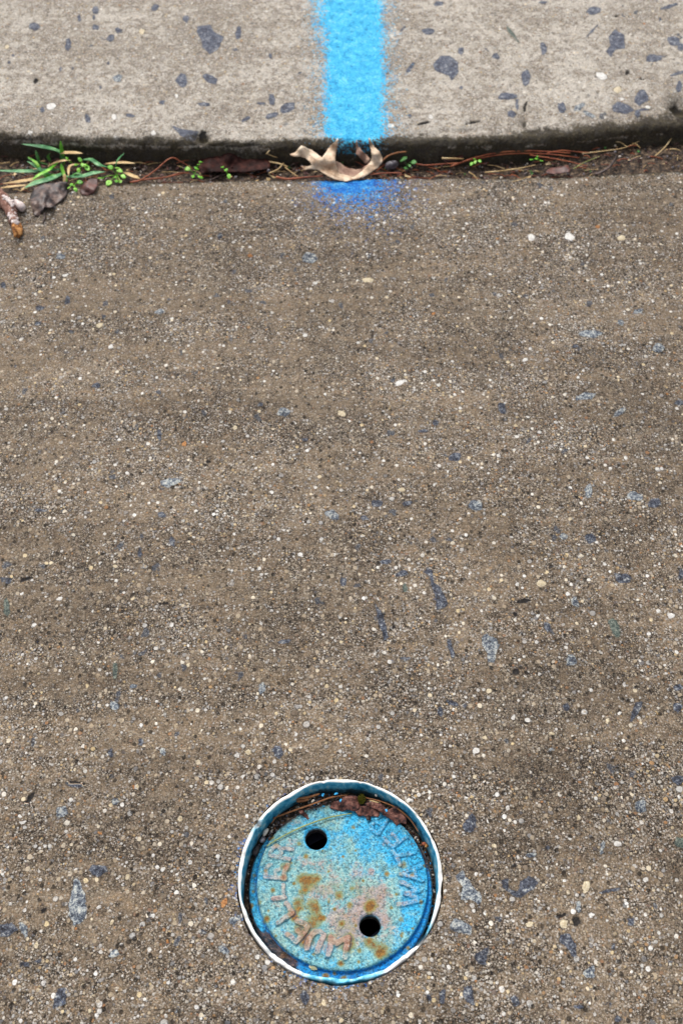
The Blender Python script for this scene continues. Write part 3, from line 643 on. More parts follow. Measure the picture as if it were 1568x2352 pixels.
# ------------------------------------------------------------------ iron lid
LZ = -.0165                                            # level of the lid's face
LC, LR = circle_at(*Z1(780, 826), 615 / 2.9, LZ)
step = .00042; n = int(2 * LR / step) + 3
gx = LC[0] + (np.arange(n) - n / 2) * step; gy = LC[1] + (np.arange(n) - n / 2) * step
X, Y = [q.ravel() for q in np.meshgrid(gx, gy)]
r = np.hypot(X - LC[0], Y - LC[1]); th = np.arctan2(Y - LC[1], X - LC[0])
FC, FR = circle_at(*Z1(792, 792), 566 / 2.9, LZ); rf = np.hypot(X - FC[0], Y - FC[1])
def sstep(a, b, x): t_ = np.clip((x - a) / (b - a), 0, 1); return t_ * t_ * (3 - 2 * t_)
face = 1 - sstep(FR - .0004, FR + .0012, rf)
Zl = LZ - .0028 * (1 - face) - .0012 * np.exp(-((rf - FR - .0015) / .0012) ** 2) + .0004 * np.exp(-((rf - FR + .002) / .0015) ** 2)
Zl -= .0025 * sstep(LR - .002, LR, r)
Zl += (fbm(X * 60, Y * 60, 81) - .5) * .0008 + (fbm(X * 500, Y * 500, 83, 3) - .5) * .0006
strokes = []
def stk(M, s_, w=1.0):                                 # letters parted by '/', the strokes of one by '|'
    for let in s_.split('/'):
        for line in let.split('|'):
            strokes.append(([at(*M(*[float(q) for q in p.split(',')]), LZ)[:2] for p in line.split()], w, stk.n))
        stk.n += 1
stk.n = 0
stk(ZR, '425,610 520,465 612,320|425,610 335,560 285,500 292,430 360,375 440,400 515,445|372,365 420,290 458,228', .95)
stk(ZR, '700,862 830,775 965,672|700,862 620,790 530,692|832,772 770,680 700,610|965,672 905,580 835,490', .9)
stk(ZR, '705,945 790,1060 850,1215|800,1040 950,1010 1125,975/858,1400 1000,1330 1250,1245|858,1400 1050,1440 1285,1518|1130,1290 1150,1465', 1)
stk(ZR, '870,1548 1060,1630 1250,1700|1250,1700 1100,1740 960,1775|960,1775 1100,1830 1262,1890|1262,1890 1040,1950 815,1985', 1.05)
stk(ZL, '500,590 740,640 1000,690|510,570 550,430 680,345 790,430 800,530 750,630|800,450 880,410 1080,430', 1)
stk(ZL, '380,1140 640,1165 890,1190|395,1130 405,900 510,820|650,1150 640,990 730,960|880,1190 870,1020 960,850/600,1710 890,1680|855,1690 850,1360', 1.1)
stk(ZL, '720,2340 900,2210 1085,2090|1085,2090 1010,1950 940,1840', 1.15)
stk(ZB, '440,620 520,520 610,410|440,610 370,550 305,510|510,530 460,460|610,410 560,350 460,320', 1.2)
stk(ZB, '590,710 640,560 700,475 780,460 840,520 800,600 740,750', 1.25)
stk(ZB, '905,800 935,680 940,555|940,555 1020,640 1090,600 1190,560|1190,560 1165,700 1140,840', 1.3)
def seg_d(X, Y, P):
    d = np.full(X.shape, 1.0)
    for i in range(len(P) - 1):
        ax, ay = P[i]; bx, by = P[i + 1]; ex, ey = bx - ax, by - ay
        t_ = np.clip(((X - ax) * ex + (Y - ay) * ey) / (ex * ex + ey * ey + 1e-12), 0, 1)
        d = np.minimum(d, np.hypot(X - ax - t_ * ex, Y - ay - t_ * ey))
    return d
lid_id = np.full(X.shape, -1); best = np.full(X.shape, .002)
sm = np.zeros_like(X); ed_ = np.zeros_like(X); smh = np.zeros_like(X)
nz = (fbm(X * 300, Y * 300, 87, 3) - .5) * .0010
for P, w_, li_ in strokes:
    P = np.array(P); pad = .006
    idx = np.nonzero((X > P[:, 0].min() - pad) & (X < P[:, 0].max() + pad) & (Y > P[:, 1].min() - pad) & (Y < P[:, 1].max() + pad))[0]
    d = seg_d(X[idx], Y[idx], P) + nz[idx]; hw = .00150 * w_
    bb = d < best[idx]; best[idx] = np.where(bb, d, best[idx]); lid_id[idx] = np.where(bb, li_, lid_id[idx])
    sm[idx] = np.maximum(sm[idx], 1 - sstep(hw - .0002, hw + .0009, d))
    smh[idx] = np.maximum(smh[idx], 1 - sstep(hw - .0004, hw + .0004, d))
    ed_[idx] = np.maximum(ed_[idx], np.exp(-((d - hw - .0009) / .0008) ** 2))
Zl += sm * .0014 * (.55 + .9 * fbm(X * 70, Y * 70, 91))
ed_ *= (1 - smh)
holes = []
keep = r <= LR
for (cx, cy, rr_) in ((618, 480, 74), (975, 1058, 72)):
    hc = at(*Z1(cx, cy), LZ); hr = math.dist(at(*Z1(cx - rr_, cy), LZ), hc); holes.append((hc, hr))
    d = np.hypot(X - hc[0], Y - hc[1])
    Zl -= .0012 * (1 - sstep(hr, hr + .0016, d))
    nr_ = (d < hr + step * .8) & (d > hr - step * .8)
    X = np.where(nr_, hc[0] + (X - hc[0]) * hr / np.maximum(d, 1e-6), X); Y = np.where(nr_, hc[1] + (Y - hc[1]) * hr / np.maximum(d, 1e-6), Y)
    keep &= d >= hr - step * .8
bl = np.zeros_like(X); worn = np.zeros_like(X)
for q in """548 597 16 1;470 780 9 1;700 700 8 0.9;740 950 10 1;880 560 7 0.8;930 760 9 1;1150 850 9 0.9;660 560 8 0.8;450 640 9 0.8;880 1060 9 1;700 900 8 0.9;1010 1120 10 1;600 1250 9 0.9;350 1130 9 1;1260 1080 8 0.9;1120 940 10 0.9;300 960 8 0.8;900 1300 10 0.9;740 1370 9 0.9;520 750 30 .8;570 765 40 .9;625 745 24 .7;330 822 14 1;543 822 20 .8;770 858 24 1;840 922 18 .9;495 905 28 .8;505 945 22 .7;595 920 36 .8;620 950 26 .6;290 1015 18 1.3;402 742 17 1.4;415 672 28 1.1;282 698 10 .9;1085 715 15 1
985 920 32 1;970 945 24 .9;790 1045 16 1;600 1040 44 .8;640 1010 20 .7;500 1085 30 .7;560 1130 42 .9;540 1180 26 .7;830 1148 26 1.2;820 1212 16 1.5;838 1190 36 .7;712 1140 24 1;905 1225 14 .7;965 1170 28 .8;1060 1222 44 .8;1040 1250 22 .9;780 1310 18 1.2
680 1392 16 1.5;800 1408 16 1.2;1190 1110 10 .7;1315 905 11 1;1198 655 22 .8;1255 722 13 1;505 515 14 .8;866 403 12 .8;796 600 8 1;462 985 24 1.2;478 1010 18 1;665 1010 12 .9;240 905 18 .6;205 715 14 .6;195 825 10 .6;855 812 18 .6;1185 1020 18 .6;325 470 16 1;1185 1130 8 .8;510 840 14 .5;180 920 14 1.2;405 1250 18 1.2;465 1345 14 .9;350 530 22 .6;1230 1200 12 1;1340 660 10 1;760 1180 30 .5;1000 1190 20 .6;430 1120 16 .6""".replace('\n', ';').split(';'):
    x_, y_, rr_, a_ = [float(v) for v in q.split()]; c_ = at(*Z1(x_, y_), LZ); rm = rr_ / 684 * RR * 1.15
    bl += a_ * np.exp(-(((X - c_[0]) ** 2 + (Y - c_[1]) ** 2) / rm ** 2) ** .8)
for q in """700 1000 420 240 .30;640 650 110 90 .5;560 640 90 60 .35;860 760 200 110 .4;980 890 120 90 .9;1060 830 60 50 .6;830 1040 90 80 .9;1090 1040 60 80 .75;980 1080 110 110 .5;600 850 160 90 .3;450 500 80 60 .5;620 350 70 30 .3;760 330 50 26 .35;1060 520 30 22 .5;480 370 60 30 .5;1120 480 60 40 .5;330 900 70 50 .45;640 1180 200 60 .25;1110 1180 70 60 .3;790 470 90 60 .3;900 650 60 50 .5;985 700 26 26 .7;760 1130 100 60 .4""".split(';'):
    x_, y_, wx, wy, a_ = [float(v) for v in q.split()]; c_ = at(*Z1(x_, y_), LZ); k_ = RR / 684
    worn += a_ * np.exp(-((X - c_[0]) / (wx * k_)) ** 2 - ((Y - c_[1]) / (wy * k_)) ** 2)
def sidx(a, b): c_ = at(*Z1(a, b), LZ); return (X - c_[0]) / RR, (Y - c_[1]) / RR
u1, v1 = sidx(1000, 480); viv = .15 + .65 * np.exp(-(u1 / .45) ** 2 - (v1 / .45) ** 2)
viv += .55 * (1 - face) + .25 * sstep(.55, .95, rf / FR) + .45 * np.exp(-(((np.degrees(th) + 180) % 360 - 180) / 40) ** 2) * sstep(.6, .9, rf / FR)
deep_shaded = (1 - face) * .8 * (.55 + .45 * np.clip(-np.sin(th - R(20)), 0, 1)) + .35 * np.exp(-((rf - FR - .0006) / .0016) ** 2)  # flange blue: deeper paint tone plus the flange's shading, put into the colour
for hc, hr in holes: viv += .5 * np.exp(-((np.hypot(X - hc[0], Y - hc[1]) - hr) / .0022) ** 2)
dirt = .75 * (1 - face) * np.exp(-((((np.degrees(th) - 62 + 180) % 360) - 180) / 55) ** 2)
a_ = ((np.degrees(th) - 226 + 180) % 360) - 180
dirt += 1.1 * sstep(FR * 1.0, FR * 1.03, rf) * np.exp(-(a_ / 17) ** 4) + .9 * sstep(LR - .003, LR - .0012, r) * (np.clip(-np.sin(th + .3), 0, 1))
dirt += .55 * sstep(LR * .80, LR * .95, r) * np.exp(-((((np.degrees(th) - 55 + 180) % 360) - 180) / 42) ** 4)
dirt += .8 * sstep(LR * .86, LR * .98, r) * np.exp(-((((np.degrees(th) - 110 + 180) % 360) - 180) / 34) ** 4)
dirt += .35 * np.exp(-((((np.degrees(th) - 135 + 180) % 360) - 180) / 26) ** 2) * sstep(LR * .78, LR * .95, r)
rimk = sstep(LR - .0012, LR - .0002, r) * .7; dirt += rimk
Vl = np.stack([X, Y, Zl], 1)
Fa = grid_faces(n, n, keep)
lab = (smh[Fa].mean(1) > .5) & (rf[Fa].max(1) < FR)
flg = (rf[Fa].min(1) >= FR) & ~lab
lid = empty('iron_lid', (LC[0], LC[1], LZ - .004))
tag(lid, 'round rust spotted blue iron lid with two finger holes and raised letters', 'lid')
A = dict(worn=worn, vivid=viv, deep_shaded=deep_shaded, rust=bl, stroke=sm, edge=ed_, dirt=dirt)
def sub(name, mask, extra_wall=False):
    Fm = Fa[mask]; u, inv = np.unique(Fm, return_inverse=True)
    return mesh_obj(name, Vl[u], inv.reshape(-1, 4), M_iron, lid, True, {k: v[u] for k, v in A.items()})
sub('face_plate', ~lab & ~flg); sub('rim_flange', flg); lf_ = lid_id[Fa].max(1)
for i in range(stk.n):
    if (lab & (lf_ == i)).any(): sub('raised_letter', lab & (lf_ == i))
# sides of the casting and of its two holes
def wallring(c, rad_, z0, z1, name, flip=False, mat=None, parent=lid, tw=.0):
    k = 72; V = []; zz = np.linspace(z0, z1, 5)
    for z in zz:
        for i in range(k):
            a = 2 * math.pi * i / k; V.append((c[0] + rad_ * math.cos(a), c[1] + rad_ * math.sin(a), z))
    F = [(j * k + i, j * k + (i + 1) % k, (j + 1) * k + (i + 1) % k, (j + 1) * k + i) for j in range(4) for i in range(k)]
    nA = len(V); za = np.array([v[2] for v in V])
    o = mesh_obj(name, np.array(V), F, mat or M_iron, parent, True, dict(worn=np.full(nA, .3), vivid=np.full(nA, .2), deep_shaded=np.full(nA, .55), rust=np.full(nA, .0), stroke=np.zeros(nA), edge=np.zeros(nA), dirt=np.where(za < z0 - .004, .95, .35)))
    return o
wallring(LC, LR - .0001, LZ - .004, LZ - .014, 'outer_side')
for hc, hr in holes: wallring(hc, hr, LZ - .0008, LZ - .011, 'finger_hole')
# the shaft below, dark
mb = MB(); k = 48
cir = lambda z, q: [(RC[0] + q * math.cos(6.2832 * i / k), RC[1] + q * math.sin(6.2832 * i / k), z) for i in range(k)]
mb.add(cir(-.05, RR - .003) + cir(-.30, RR - .003), [(i, (i + 1) % k, k + (i + 1) % k, k + i) for i in range(k)] + [tuple(range(k, 2 * k))])
sh = mb.build('pipe_shaft', M_pit, None); sh.parent = ring
# ledge that carries the lid
mb = MB(); mb.add(cir(LZ - .014, RR - .0025) + cir(LZ - .014, RR * .55), [(i, (i + 1) % k, k + (i + 1) % k, k + i) for i in range(k)])
lg = mb.build('support_ledge', M_pit, None); lg.parent = ring

# ------------------------------------------------------------------ sheets: leaves and scraps with real curl
def sheet(name, polys, ctrl, mat, parent=None, th=.0004, sp=.0016, bump=.0008, seed=0, sm_=1.0):
    """polys: outlines read off the photograph, as (px,py); ctrl: (px,py,z) heights that bend the leaf"""
    Cc = np.array(ctrl, float); V = []; F = []
    def zz(x, y):
        d2 = ((Cc[:, 0] - x) ** 2 + (Cc[:, 1] - y) ** 2) + 4.0
        w_ = 1 / d2 ** 1.25; return float((w_ * Cc[:, 2]).sum() / w_.sum())
    for P in polys:
        P = np.array(P, float); q = []
        for i in range(len(P)):
            a, b = P[i], P[(i + 1) % len(P)]; L = max(1, int(np.hypot(*(b - a)) / 4.5))
            for j in range(L): q.append(a + (b - a) * j / L)
        rr = random.Random(seed); q = [p + np.array((rr.uniform(-.6, .6), rr.uniform(-.6, .6))) for p in q]
        xs_ = np.arange(P[:, 0].min(), P[:, 0].max(), 3.6); ys_ = np.arange(P[:, 1].min(), P[:, 1].max(), 3.6)
        gx_, gy_ = np.meshgrid(xs_, ys_); sd_ = poly_sd(gx_.ravel(), gy_.ravel(), P)
        inn = [(a + rr.uniform(-.5, .5), b + rr.uniform(-.5, .5)) for a, b, s_ in zip(gx_.ravel(), gy_.ravel(), sd_) if s_ > 2.0]
        pts = [Vector((float(a), float(b))) for a, b in q] + [Vector((float(a), float(b))) for a, b in inn]
        vo, eo, fo, *_ = delaunay_2d_cdt(pts, [], [list(range(len(q)))], 1, 1e-4)
        b0 = len(V)
        for v in vo:
            z = zz(v.x, v.y) + (float(fbm(np.array([v.x * .06 + seed]), np.array([v.y * .06]), seed)[0]) - .5) * bump * 3
            V.append(at(v.x, v.y, z))
        F += [tuple(b0 + i for i in f) for f in fo]
    o = mesh_obj(name, np.array(V), F, mat, parent)
    md = o.modifiers.new('thickness', 'SOLIDIFY'); md.thickness = th; md.offset = 0
    return o
def ctl(M, s_): return [(*M(float(a), float(b)), float(c) / 1000) for a, b, c in (p.split(',') for p in s_.split())]

# oak leaf caught in the joint
ol = empty('oak_leaf', at(803, 412, .0))
tag(ol, 'pale dry curled oak leaf lying in the joint below the blue paint stripe', 'leaf')
sheet('blade', [sc(ZG, '412,270 450,258 476,228 490,210 560,240 600,270 632,292 655,262 690,210 722,185 738,156 742,180 735,230 722,290 728,340 745,395 780,410 850,425 905,385 960,330 972,285 968,240 952,195 953,156 968,180 990,222 1022,250 1043,290 1045,320 1015,362 945,410 870,440 800,456 730,445 670,418 620,385 598,376 548,372 490,384 505,366 486,350 540,354 562,344 545,318 520,298 480,286 440,288')],
      ctl(ZG, '412,270,20 490,210,27 560,300,15 632,292,17 620,380,5 495,380,6 738,156,31 700,300,15 690,380,4 780,450,1 760,405,0 850,435,.5 945,410,2 905,385,3 960,330,9 1045,310,13 1015,360,6 1000,260,21 953,156,31 968,240,22'), M_oak, ol, .0003, seed=3, bump=.0004)
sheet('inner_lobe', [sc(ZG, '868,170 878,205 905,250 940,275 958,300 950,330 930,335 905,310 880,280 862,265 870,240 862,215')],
      ctl(ZG, '868,170,24 880,240,15 958,300,6 930,335,1'), M_oak_shaded, ol, .0003, seed=5)
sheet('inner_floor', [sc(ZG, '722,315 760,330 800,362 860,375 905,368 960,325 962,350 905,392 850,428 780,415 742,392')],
      ctl(ZG, '722,315,6 860,375,-4 960,325,6 850,428,-.5 742,392,1'), M_oak_shaded, ol, .0003, seed=6)
MB().tube(pix_path(ZG, [(1030, 330, .008), (1080, 285, .012), (1140, 262, .013), (1208, 254, .013)]), [.0011] * 15 + [.0008], 7).build('stalk', M_oakd, ol)
MB().tube(pix_path(ZG, [(500, 235, .0275), (600, 318, .0165), (680, 400, .0055), (780, 440, .002)]), .00035, 5).build('midrib', M_oak, ol)

# dark rotten leaf at the left
dl = sheet('dead_leaf', [sc(ZT, '600,450 700,260 900,175 1200,140 1350,128 1385,290 1330,420 1220,520 1150,570 1060,650 980,650 900,640 860,720 800,835 690,800 640,660')],
      ctl(ZT, '600,450,4 900,170,5 1350,130,7 1385,300,1 900,400,10 1100,600,2 1040,380,4 800,835,.5 690,780,2 700,560,8 640,650,5 1050,640,6'), M_dark, None, .0006, seed=8, bump=.0022)
tag(dl, 'dark rotten curled leaf below the grass tuft, on the edge of the brown slab', 'leaf')
MB().tube([at(*ZT(900, 760), .003), at(*ZT(895, 860), .002), at(*ZT(875, 955), .001)], .0009, 6).build('stalk', M_dark, dl)
dl2 = sheet('dead_leaf', [sc(ZK, '545,440 560,395 620,355 668,350 672,400 640,455 600,472 560,462')], ctl(ZK, '545,440,1 620,355,6 668,350,5 600,472,1 610,410,6'), M_maroon, None, seed=9, bump=.0014)
tag(dl2, 'small reddish brown leaf scrap between the rotten leaf and the lime seedlings', 'leaf')
dl3 = sheet('dead_leaf', [[(452, 372), (478, 352), (530, 345), (590, 350), (622, 372), (618, 388), (560, 396), (500, 394), (462, 398)]],
      [(452, 372, -.006), (530, 347, .003), (620, 375, -.003), (540, 394, -.007), (480, 380, -.001), (462, 398, -.008)], M_dmar, None, seed=10, bump=.0018)
tag(dl3, 'long dark maroon leaf lying in the joint left of the oak leaf', 'leaf')
dl4 = sheet('dead_leaf', [sc(ZQ, '632,590 660,570 780,552 800,575 790,600 700,612 640,610')], ctl(ZQ, '632,590,0 780,552,3 700,612,0'), M_maroon, None, seed=11)
tag(dl4, 'purple brown leaf scrap at the slab edge, right of the rightmost lime seedling', 'leaf')
dl5 = sheet('dead_leaf', [[(1010, 350), (1040, 344), (1070, 350), (1058, 366), (1020, 372)]], [(1010, 350, .002), (1070, 350, -.002), (1020, 372, -.006)], M_maroon, None, seed=12)
tag(dl5, 'dark red leaf scrap leaning on the mossy kerb face, right of the oak leaf', 'leaf')

# broken twig with pale bark
tw = empty('broken_twig', at(25, 480, 0)); tag(tw, 'broken twig with flaking bark and a torn tan end at the left edge', 'twig')
def lump(M, P, rs, seed, n=12):
    p = pix_path(M, P, 4); rr = random.Random(seed); r_ = np.interp(np.linspace(0, 1, len(p)), np.linspace(0, 1, len(rs)), rs)
    return MB().tube([(a + rr.uniform(-.0004, .0004), b, c) for a, b, c in p], [q * rr.uniform(.85, 1.15) for q in r_], n)
lump(ZT, [(-260, 300, .007), (-60, 400, .007), (80, 520, .007), (190, 640, .0065), (240, 780, .006), (300, 960, .0055)], [.009, .0098, .0088, .0080, .0058, .0052], 1, 16).build('bark', M_bark, tw)
lump(ZT, [(300, 540, .0065), (400, 610, .006), (470, 690, .0045)], [.0038, .0052, .0030], 2).build('side_stub', M_lichen, tw)
mb = MB()
for i in range(26):
    t_ = i / 25; x_, y_ = 225 + 80 * t_ + 28 * math.sin(i * 2.4), 740 + 240 * t_ + 14 * math.cos(i * 1.7)
    mb.blob(at(*ZT(x_, y_), .0088 - .001 * t_), .0036, .0030, .0026, i, i, .35, 8, 6)
for i in range(8): mb.blob(at(*ZT(90 + 24 * i, 430 + 20 * i + 30 * math.sin(i * 3)), .0145), .0028, .0024, .0014, i, i + 50, .4, 8, 6)
mb.build('pale_bark_strip', M_lichen, tw)
mb = MB()
for i in range(15):
    x_ = 285 + 150 * ((i * .618) % 1); z_ = .0028 + .0068 * ((i * .381) % 1)
    mb.tube([at(*ZT(x_ - 26, 975), z_), at(*ZT(x_, 1090), z_ + .0004), at(*ZT(x_ + 8, 1170 + 80 * ((i * .77) % 1)), z_)], [.0020, .0021, .0013], 6)
mb.build('torn_end', M_wood, tw)

# ------------------------------------------------------------------ grass, seedlings, needles
def blade(P, w_, mat, name, parent, n=5, fold=.25):
    p = [Vector(q) for q in smooth_path(P, n)]; V, F = [], []
    for i, q in enumerate(p):
        t_ = (p[min(i + 1, len(p) - 1)] - p[max(i - 1, 0)]).normalized()
        side = t_.cross(Vector((0, 0, 1)));
        if side.length < .01: side = Vector((1, 0, 0))
        side.normalize(); s_ = i / (len(p) - 1); ww = w_ * min(1, .45 + 2 * s_) * min(1, (1 - s_) * 3.2 + .03)
        up = side.cross(t_)
        V += [q - side * ww + up * ww * fold, q, q + side * ww + up * ww * fold]
    for i in range(len(p) - 1):
        F += [(3 * i, 3 * i + 1, 3 * i + 4, 3 * i + 3), (3 * i + 1, 3 * i + 2, 3 * i + 5, 3 * i + 4)]
    o = mesh_obj(name, np.array(V), F, mat, parent)
    md = o.modifiers.new('thickness', 'SOLIDIFY'); md.thickness = .00025
    return o
gt = empty('grass_tuft', at(*ZK(420, 290), -.008)); tag(gt, 'grass tuft with wide green and some straw blades in the joint, at the left', 'grass')
def K3(s_): return [at(*ZK(float(a), float(b)), float(c) / 1000) for a, b, c in (q.split(',') for q in s_.split())]
for s_, w_, mt in (('430,250,-6 410,175,8 300,140,18 145,118,22', .0034, M_grass), ('440,260,-8 425,170,8 415,95,20', .0022, M_lime),
        ('420,290,-6 300,300,3 150,306,6 -40,298,6', .003, M_grass), ('430,320,0 340,360,3 250,385,3 165,420,2', .0042, M_grass),
        ('400,240,-4 330,300,6 270,330,6 215,368,3', .0024, M_lime), ('440,340,-2 560,340,5 640,318,7 725,308,7', .0032, M_grass),
        ('540,230,-8 620,225,4 680,262,6 740,275,2', .0028, M_grass), ('790,300,-6 800,240,6 850,180,16', .0018, M_grass),
        ('395,330,-4 320,320,3 240,265,10 185,235,13', .0024, M_grass), ('380,330,-6 300,330,0 250,250,12 190,205,16', .002, M_lime),
        ('460,380,-2 430,300,6 420,250,12', .002, M_lime), ('330,260,-6 250,240,6 190,215,12', .0022, M_dgreen), ('410,330,-4 340,340,2 290,325,4', .003, M_lime),
        ('350,250,-6 330,200,8 345,180,14', .0018, M_dgreen), ('280,270,-4 260,210,8 245,160,14', .0018, M_dgreen), ('500,260,-6 470,230,6 450,205,10', .0018, M_lime),
        ('640,300,-6 600,270,4 570,255,6', .0018, M_lime), ('480,350,-3 520,320,4 570,330,4', .0018, M_dgreen)):
    blade(K3(s_), w_, mt, 'grass_blade', gt)
for s_, w_ in (('400,345,-2 290,350,3 150,375,3 20,388,2', .0026), ('330,300,-3 260,300,2 200,305,3', .003), ('410,180,6 480,180,9 570,182,9', .0026), ('330,270,-4 400,240,2 490,228,4', .0018),
               ('180,400,1 90,410,2 0,420,2', .0018), ('440,390,0 445,350,5 440,320,8', .0018), ('250,380,1 190,410,2 140,440,1', .0018), ('560,255,-3 480,270,3 470,340,4', .0016), ('720,255,-6 820,248,3 925,250,4', .0022), ('850,310,-5 910,340,0 960,355,0', .0026)):
    blade(K3(s_), w_, M_straw, 'straw_blade', gt, fold=.4)

def seedling(px, py, z, leaves, label, mat=M_lime, r0=.0027, stem=None):
    o = empty('seedling', at(px, py, z)); tag(o, label, 'seedling', 'small green seedlings in the joint')
    base = Vector(at(px, py, z)); 
    for (lx, ly, dz, sz) in leaves:
        tip = Vector(at(lx, ly, z + dz)); mid = (base + tip) / 2 + Vector((0, 0, .001))
        MB().tube([base, mid, tip], .00045, 5).build('stem', mat, o)
        d = (tip - base); d.z = 0; d = d.normalized() if d.length > 1e-5 else Vector((1, 0, 0)); a = math.atan2(d.y, d.x)
        V = [tuple(tip)]; F = []; n_ = 14; rx_ = r0 * sz * 1.15; ry_ = r0 * sz * .80; t1, t2 = random.uniform(-.5, .6), random.uniform(-.5, .5)
        for ring_ in (.5, 1):
            for k in range(n_):
                q = 6.2832 * k / n_; u, v = rx_ * ring_ * math.cos(q), ry_ * ring_ * math.sin(q) * (1 - .28 * math.cos(q))
                V.append((tip.x + u * math.cos(a) - v * math.sin(a), tip.y + u * math.sin(a) + v * math.cos(a), tip.z + .10 * abs(v) + t1 * u + t2 * v))
        F = [(0, 1 + k, 1 + (k + 1) % n_) for k in range(n_)] + [(1 + k, 1 + n_ + k, 1 + n_ + (k + 1) % n_, 1 + (k + 1) % n_) for k in range(n_)]
        lf = mesh_obj('leaf', np.array(V), F, mat, o); md = lf.modifiers.new('thickness', 'SOLIDIFY'); md.thickness = .0004
    return o
kk = lambda M, s_: [(*M(float(a), float(b)), float(c) / 1000, float(e)) for a, b, c, e in (q.split(',') for q in s_.split())]
seedling(*ZK(1330, 320), -.004, kk(ZK, '1285,287,9,1.3 1372,345,6,1.35 1320,340,5,.9 1345,285,8,.9 1375,240,12,.8 1360,258,11,.7'), 'lime green seedling alone at the right end of the arching red needle')
seedling(*ZK(505, 400), -.001, kk(ZK, '548,380,6,1.2 520,432,5,1.0 472,415,5,.9 490,395,6,.9 510,405,5,.8'), 'lime seedling between the rotten leaf and the reddish leaf scrap')
seedling(*ZK(560, 270), -.004, kk(ZK, '548,225,9,1.0 540,300,6,1.0 600,285,7,1.3 565,262,8,.9 520,260,8,.8'), 'lime seedling in the middle of the grass tuft behind the wide green blade')
seedling(*ZK(800, 330), -.003, kk(ZK, '755,278,9,1.2 805,280,9,1.0 798,372,6,1.1 845,340,7,1.2 745,385,5,1.6 690,350,6,1.2 820,300,8,1.3 825,375,5,.8 790,345,6,.8'), 'largest lime seedling cluster, at the right end of the grass tuft')
seedling(*ZQ(152, 525), -.004, kk(ZQ, '148,508,7,.8 182,522,6,.85 125,542,5,.85 150,530,6,.7'), 'tiny four leaved lime seedling, left one of the two right hand seedlings')
seedling(*ZQ(565, 515), -.002, kk(ZQ, '532,512,6,.8 603,520,6,.8 568,505,7,.75 575,490,8,.6'), 'tiny lime seedling at the right end of the joint, above a small orange leaf scrap')
seedling(*ZQ(532, 612), -.001, kk(ZQ, '530,590,5,.7 535,606,3,.8'), 'tiny pale green sprout on the slab edge under the rightmost lime seedling', M_dgreen)
seedling(*ZG(1210, 340), -.006, kk(ZG, '1188,305,9,1.5 1258,325,7,1.2 1205,365,4,1.2 1230,350,4,.8'), 'darker green seedling right beside the stalk of the oak leaf', M_dgreen)
seedling(*ZK(1560, 330), -.004, kk(ZK, '1520,275,7,.8 1545,295,7,.8 1565,340,5,1.0'), 'yellow green sprout at the left end of the long maroon leaf')

NG = 'fallen pine needles and stalks in the joint'
def needle(M, s_, r_, label, mat=M_needle, group=NG, name='pine_needle'):
    P = [(float(a), float(b), float(c) / 1000) for a, b, c in (q.split(',') for q in s_.split())]
    p = pix_path(M, P, 5); rs = [r_ * (1 - .45 * (i / (len(p) - 1)) ** 2) for i in range(len(p))]
    o = MB().tube(p, rs, 6).build(name, mat); tag(o, label, 'pine needle', group); return o
needle(ZK, '890,380,2 960,365,5 1060,300,12 1165,215,20 1230,235,15 1320,290,4', .0009, 'red brown needle arching up between grass tuft and lone seedling')
needle(ZK, '910,375,2 1000,360,3 1130,345,3 1290,310,1', .0010, 'straight red needle flat on the slab edge under the arching needle')
needle(ZK, '1140,345,2 1230,315,3 1300,320,1', .0006, 'short thin red needle next to the straight red needle left of the lone seedling')
needle(ZQ, '-20,560,-4 150,500,0 300,465,3 480,452,5 640,458,5 800,468,3', .0011, 'long red needle curving along the kerb foot over the right hand seedlings')
needle(ZQ, '100,520,-3 320,478,1 520,470,3 700,480,3 860,500,1', .0009, 'second long red needle, just below the longest one')
needle(ZQ, '520,480,2 680,505,2 800,528,1 920,558,1', .0008, 'pale red needle slanting down to the right past the right hand seedling')
needle(ZQ, '640,470,4 740,450,5 870,462,4 980,465,3', .0008, 'orange needle lying above the slanting needle at the right')
needle(ZQ, '880,470,3 1040,452,4 1170,430,4 1280,380,5', .0007, 'thin yellow stalk reaching the kerb at the right with a side shoot', M_straw)
needle(ZQ, '1095,388,5 1140,395,5 1185,425,4', .0006, 'short curled yellow side shoot meeting the thin stalk at the right', M_straw)
needle(ZQ, '1375,488,3 1440,430,4 1500,350,5', .0008, 'tan needle lying aslant near the right edge', M_straw)
needle(ZQ, '1450,445,3 1500,440,3 1545,448,3', .0008, 'short tan straw at the far right edge of the joint', M_straw)
needle(ZQ, '215,600,-1 320,590,1 450,572,1 560,548,1', .0008, 'pinkish stalk along the front of the joint below the right hand seedlings', M_straw)
needle(ZQ, '400,665,1.5 470,645,2 540,615,2', .0005, 'very thin pale stalk on the slab below the sprout', M_straw)
needle(ZQ, '965,615,0 1030,590,3 1080,545,4 1115,485,4', .0018, 'thick blackish stalk curving down to the slab edge at the right', M_dark)
needle(ZQ, '820,575,0 900,530,2 1000,490,2', .0006, 'faint olive stalk crossing the soil at the right', M_gneedle)
needle(ZG, '320,425,2 400,440,2 520,428,2 640,420,2', .0013, 'reddish stalk on the slab edge left of the oak leaf base')
needle(ZG, '960,410,1 1060,400,2 1180,398,2', .0010, 'orange brown needle on the slab edge right of the oak leaf base')
needle(ZG, '260,320,-3 340,335,0 400,355,-2', .0010, 'short brown stalk left of the oak leaf', M_straw)
needle(ZG, '270,400,-3 330,375,1 370,330,1', .0009, 'bent tan stalk crossing the short brown one left of the oak leaf', M_straw)
needle(ZG, '380,360,-3 420,390,-2 470,425,0', .0007, 'thin tan straw slanting under the left lobe of the oak leaf', M_straw)
needle(ZG, '250,270,8 275,245,12 262,268,10 330,295,3', .0005, 'hair thin straw sticking up beside the maroon leaf', M_straw)
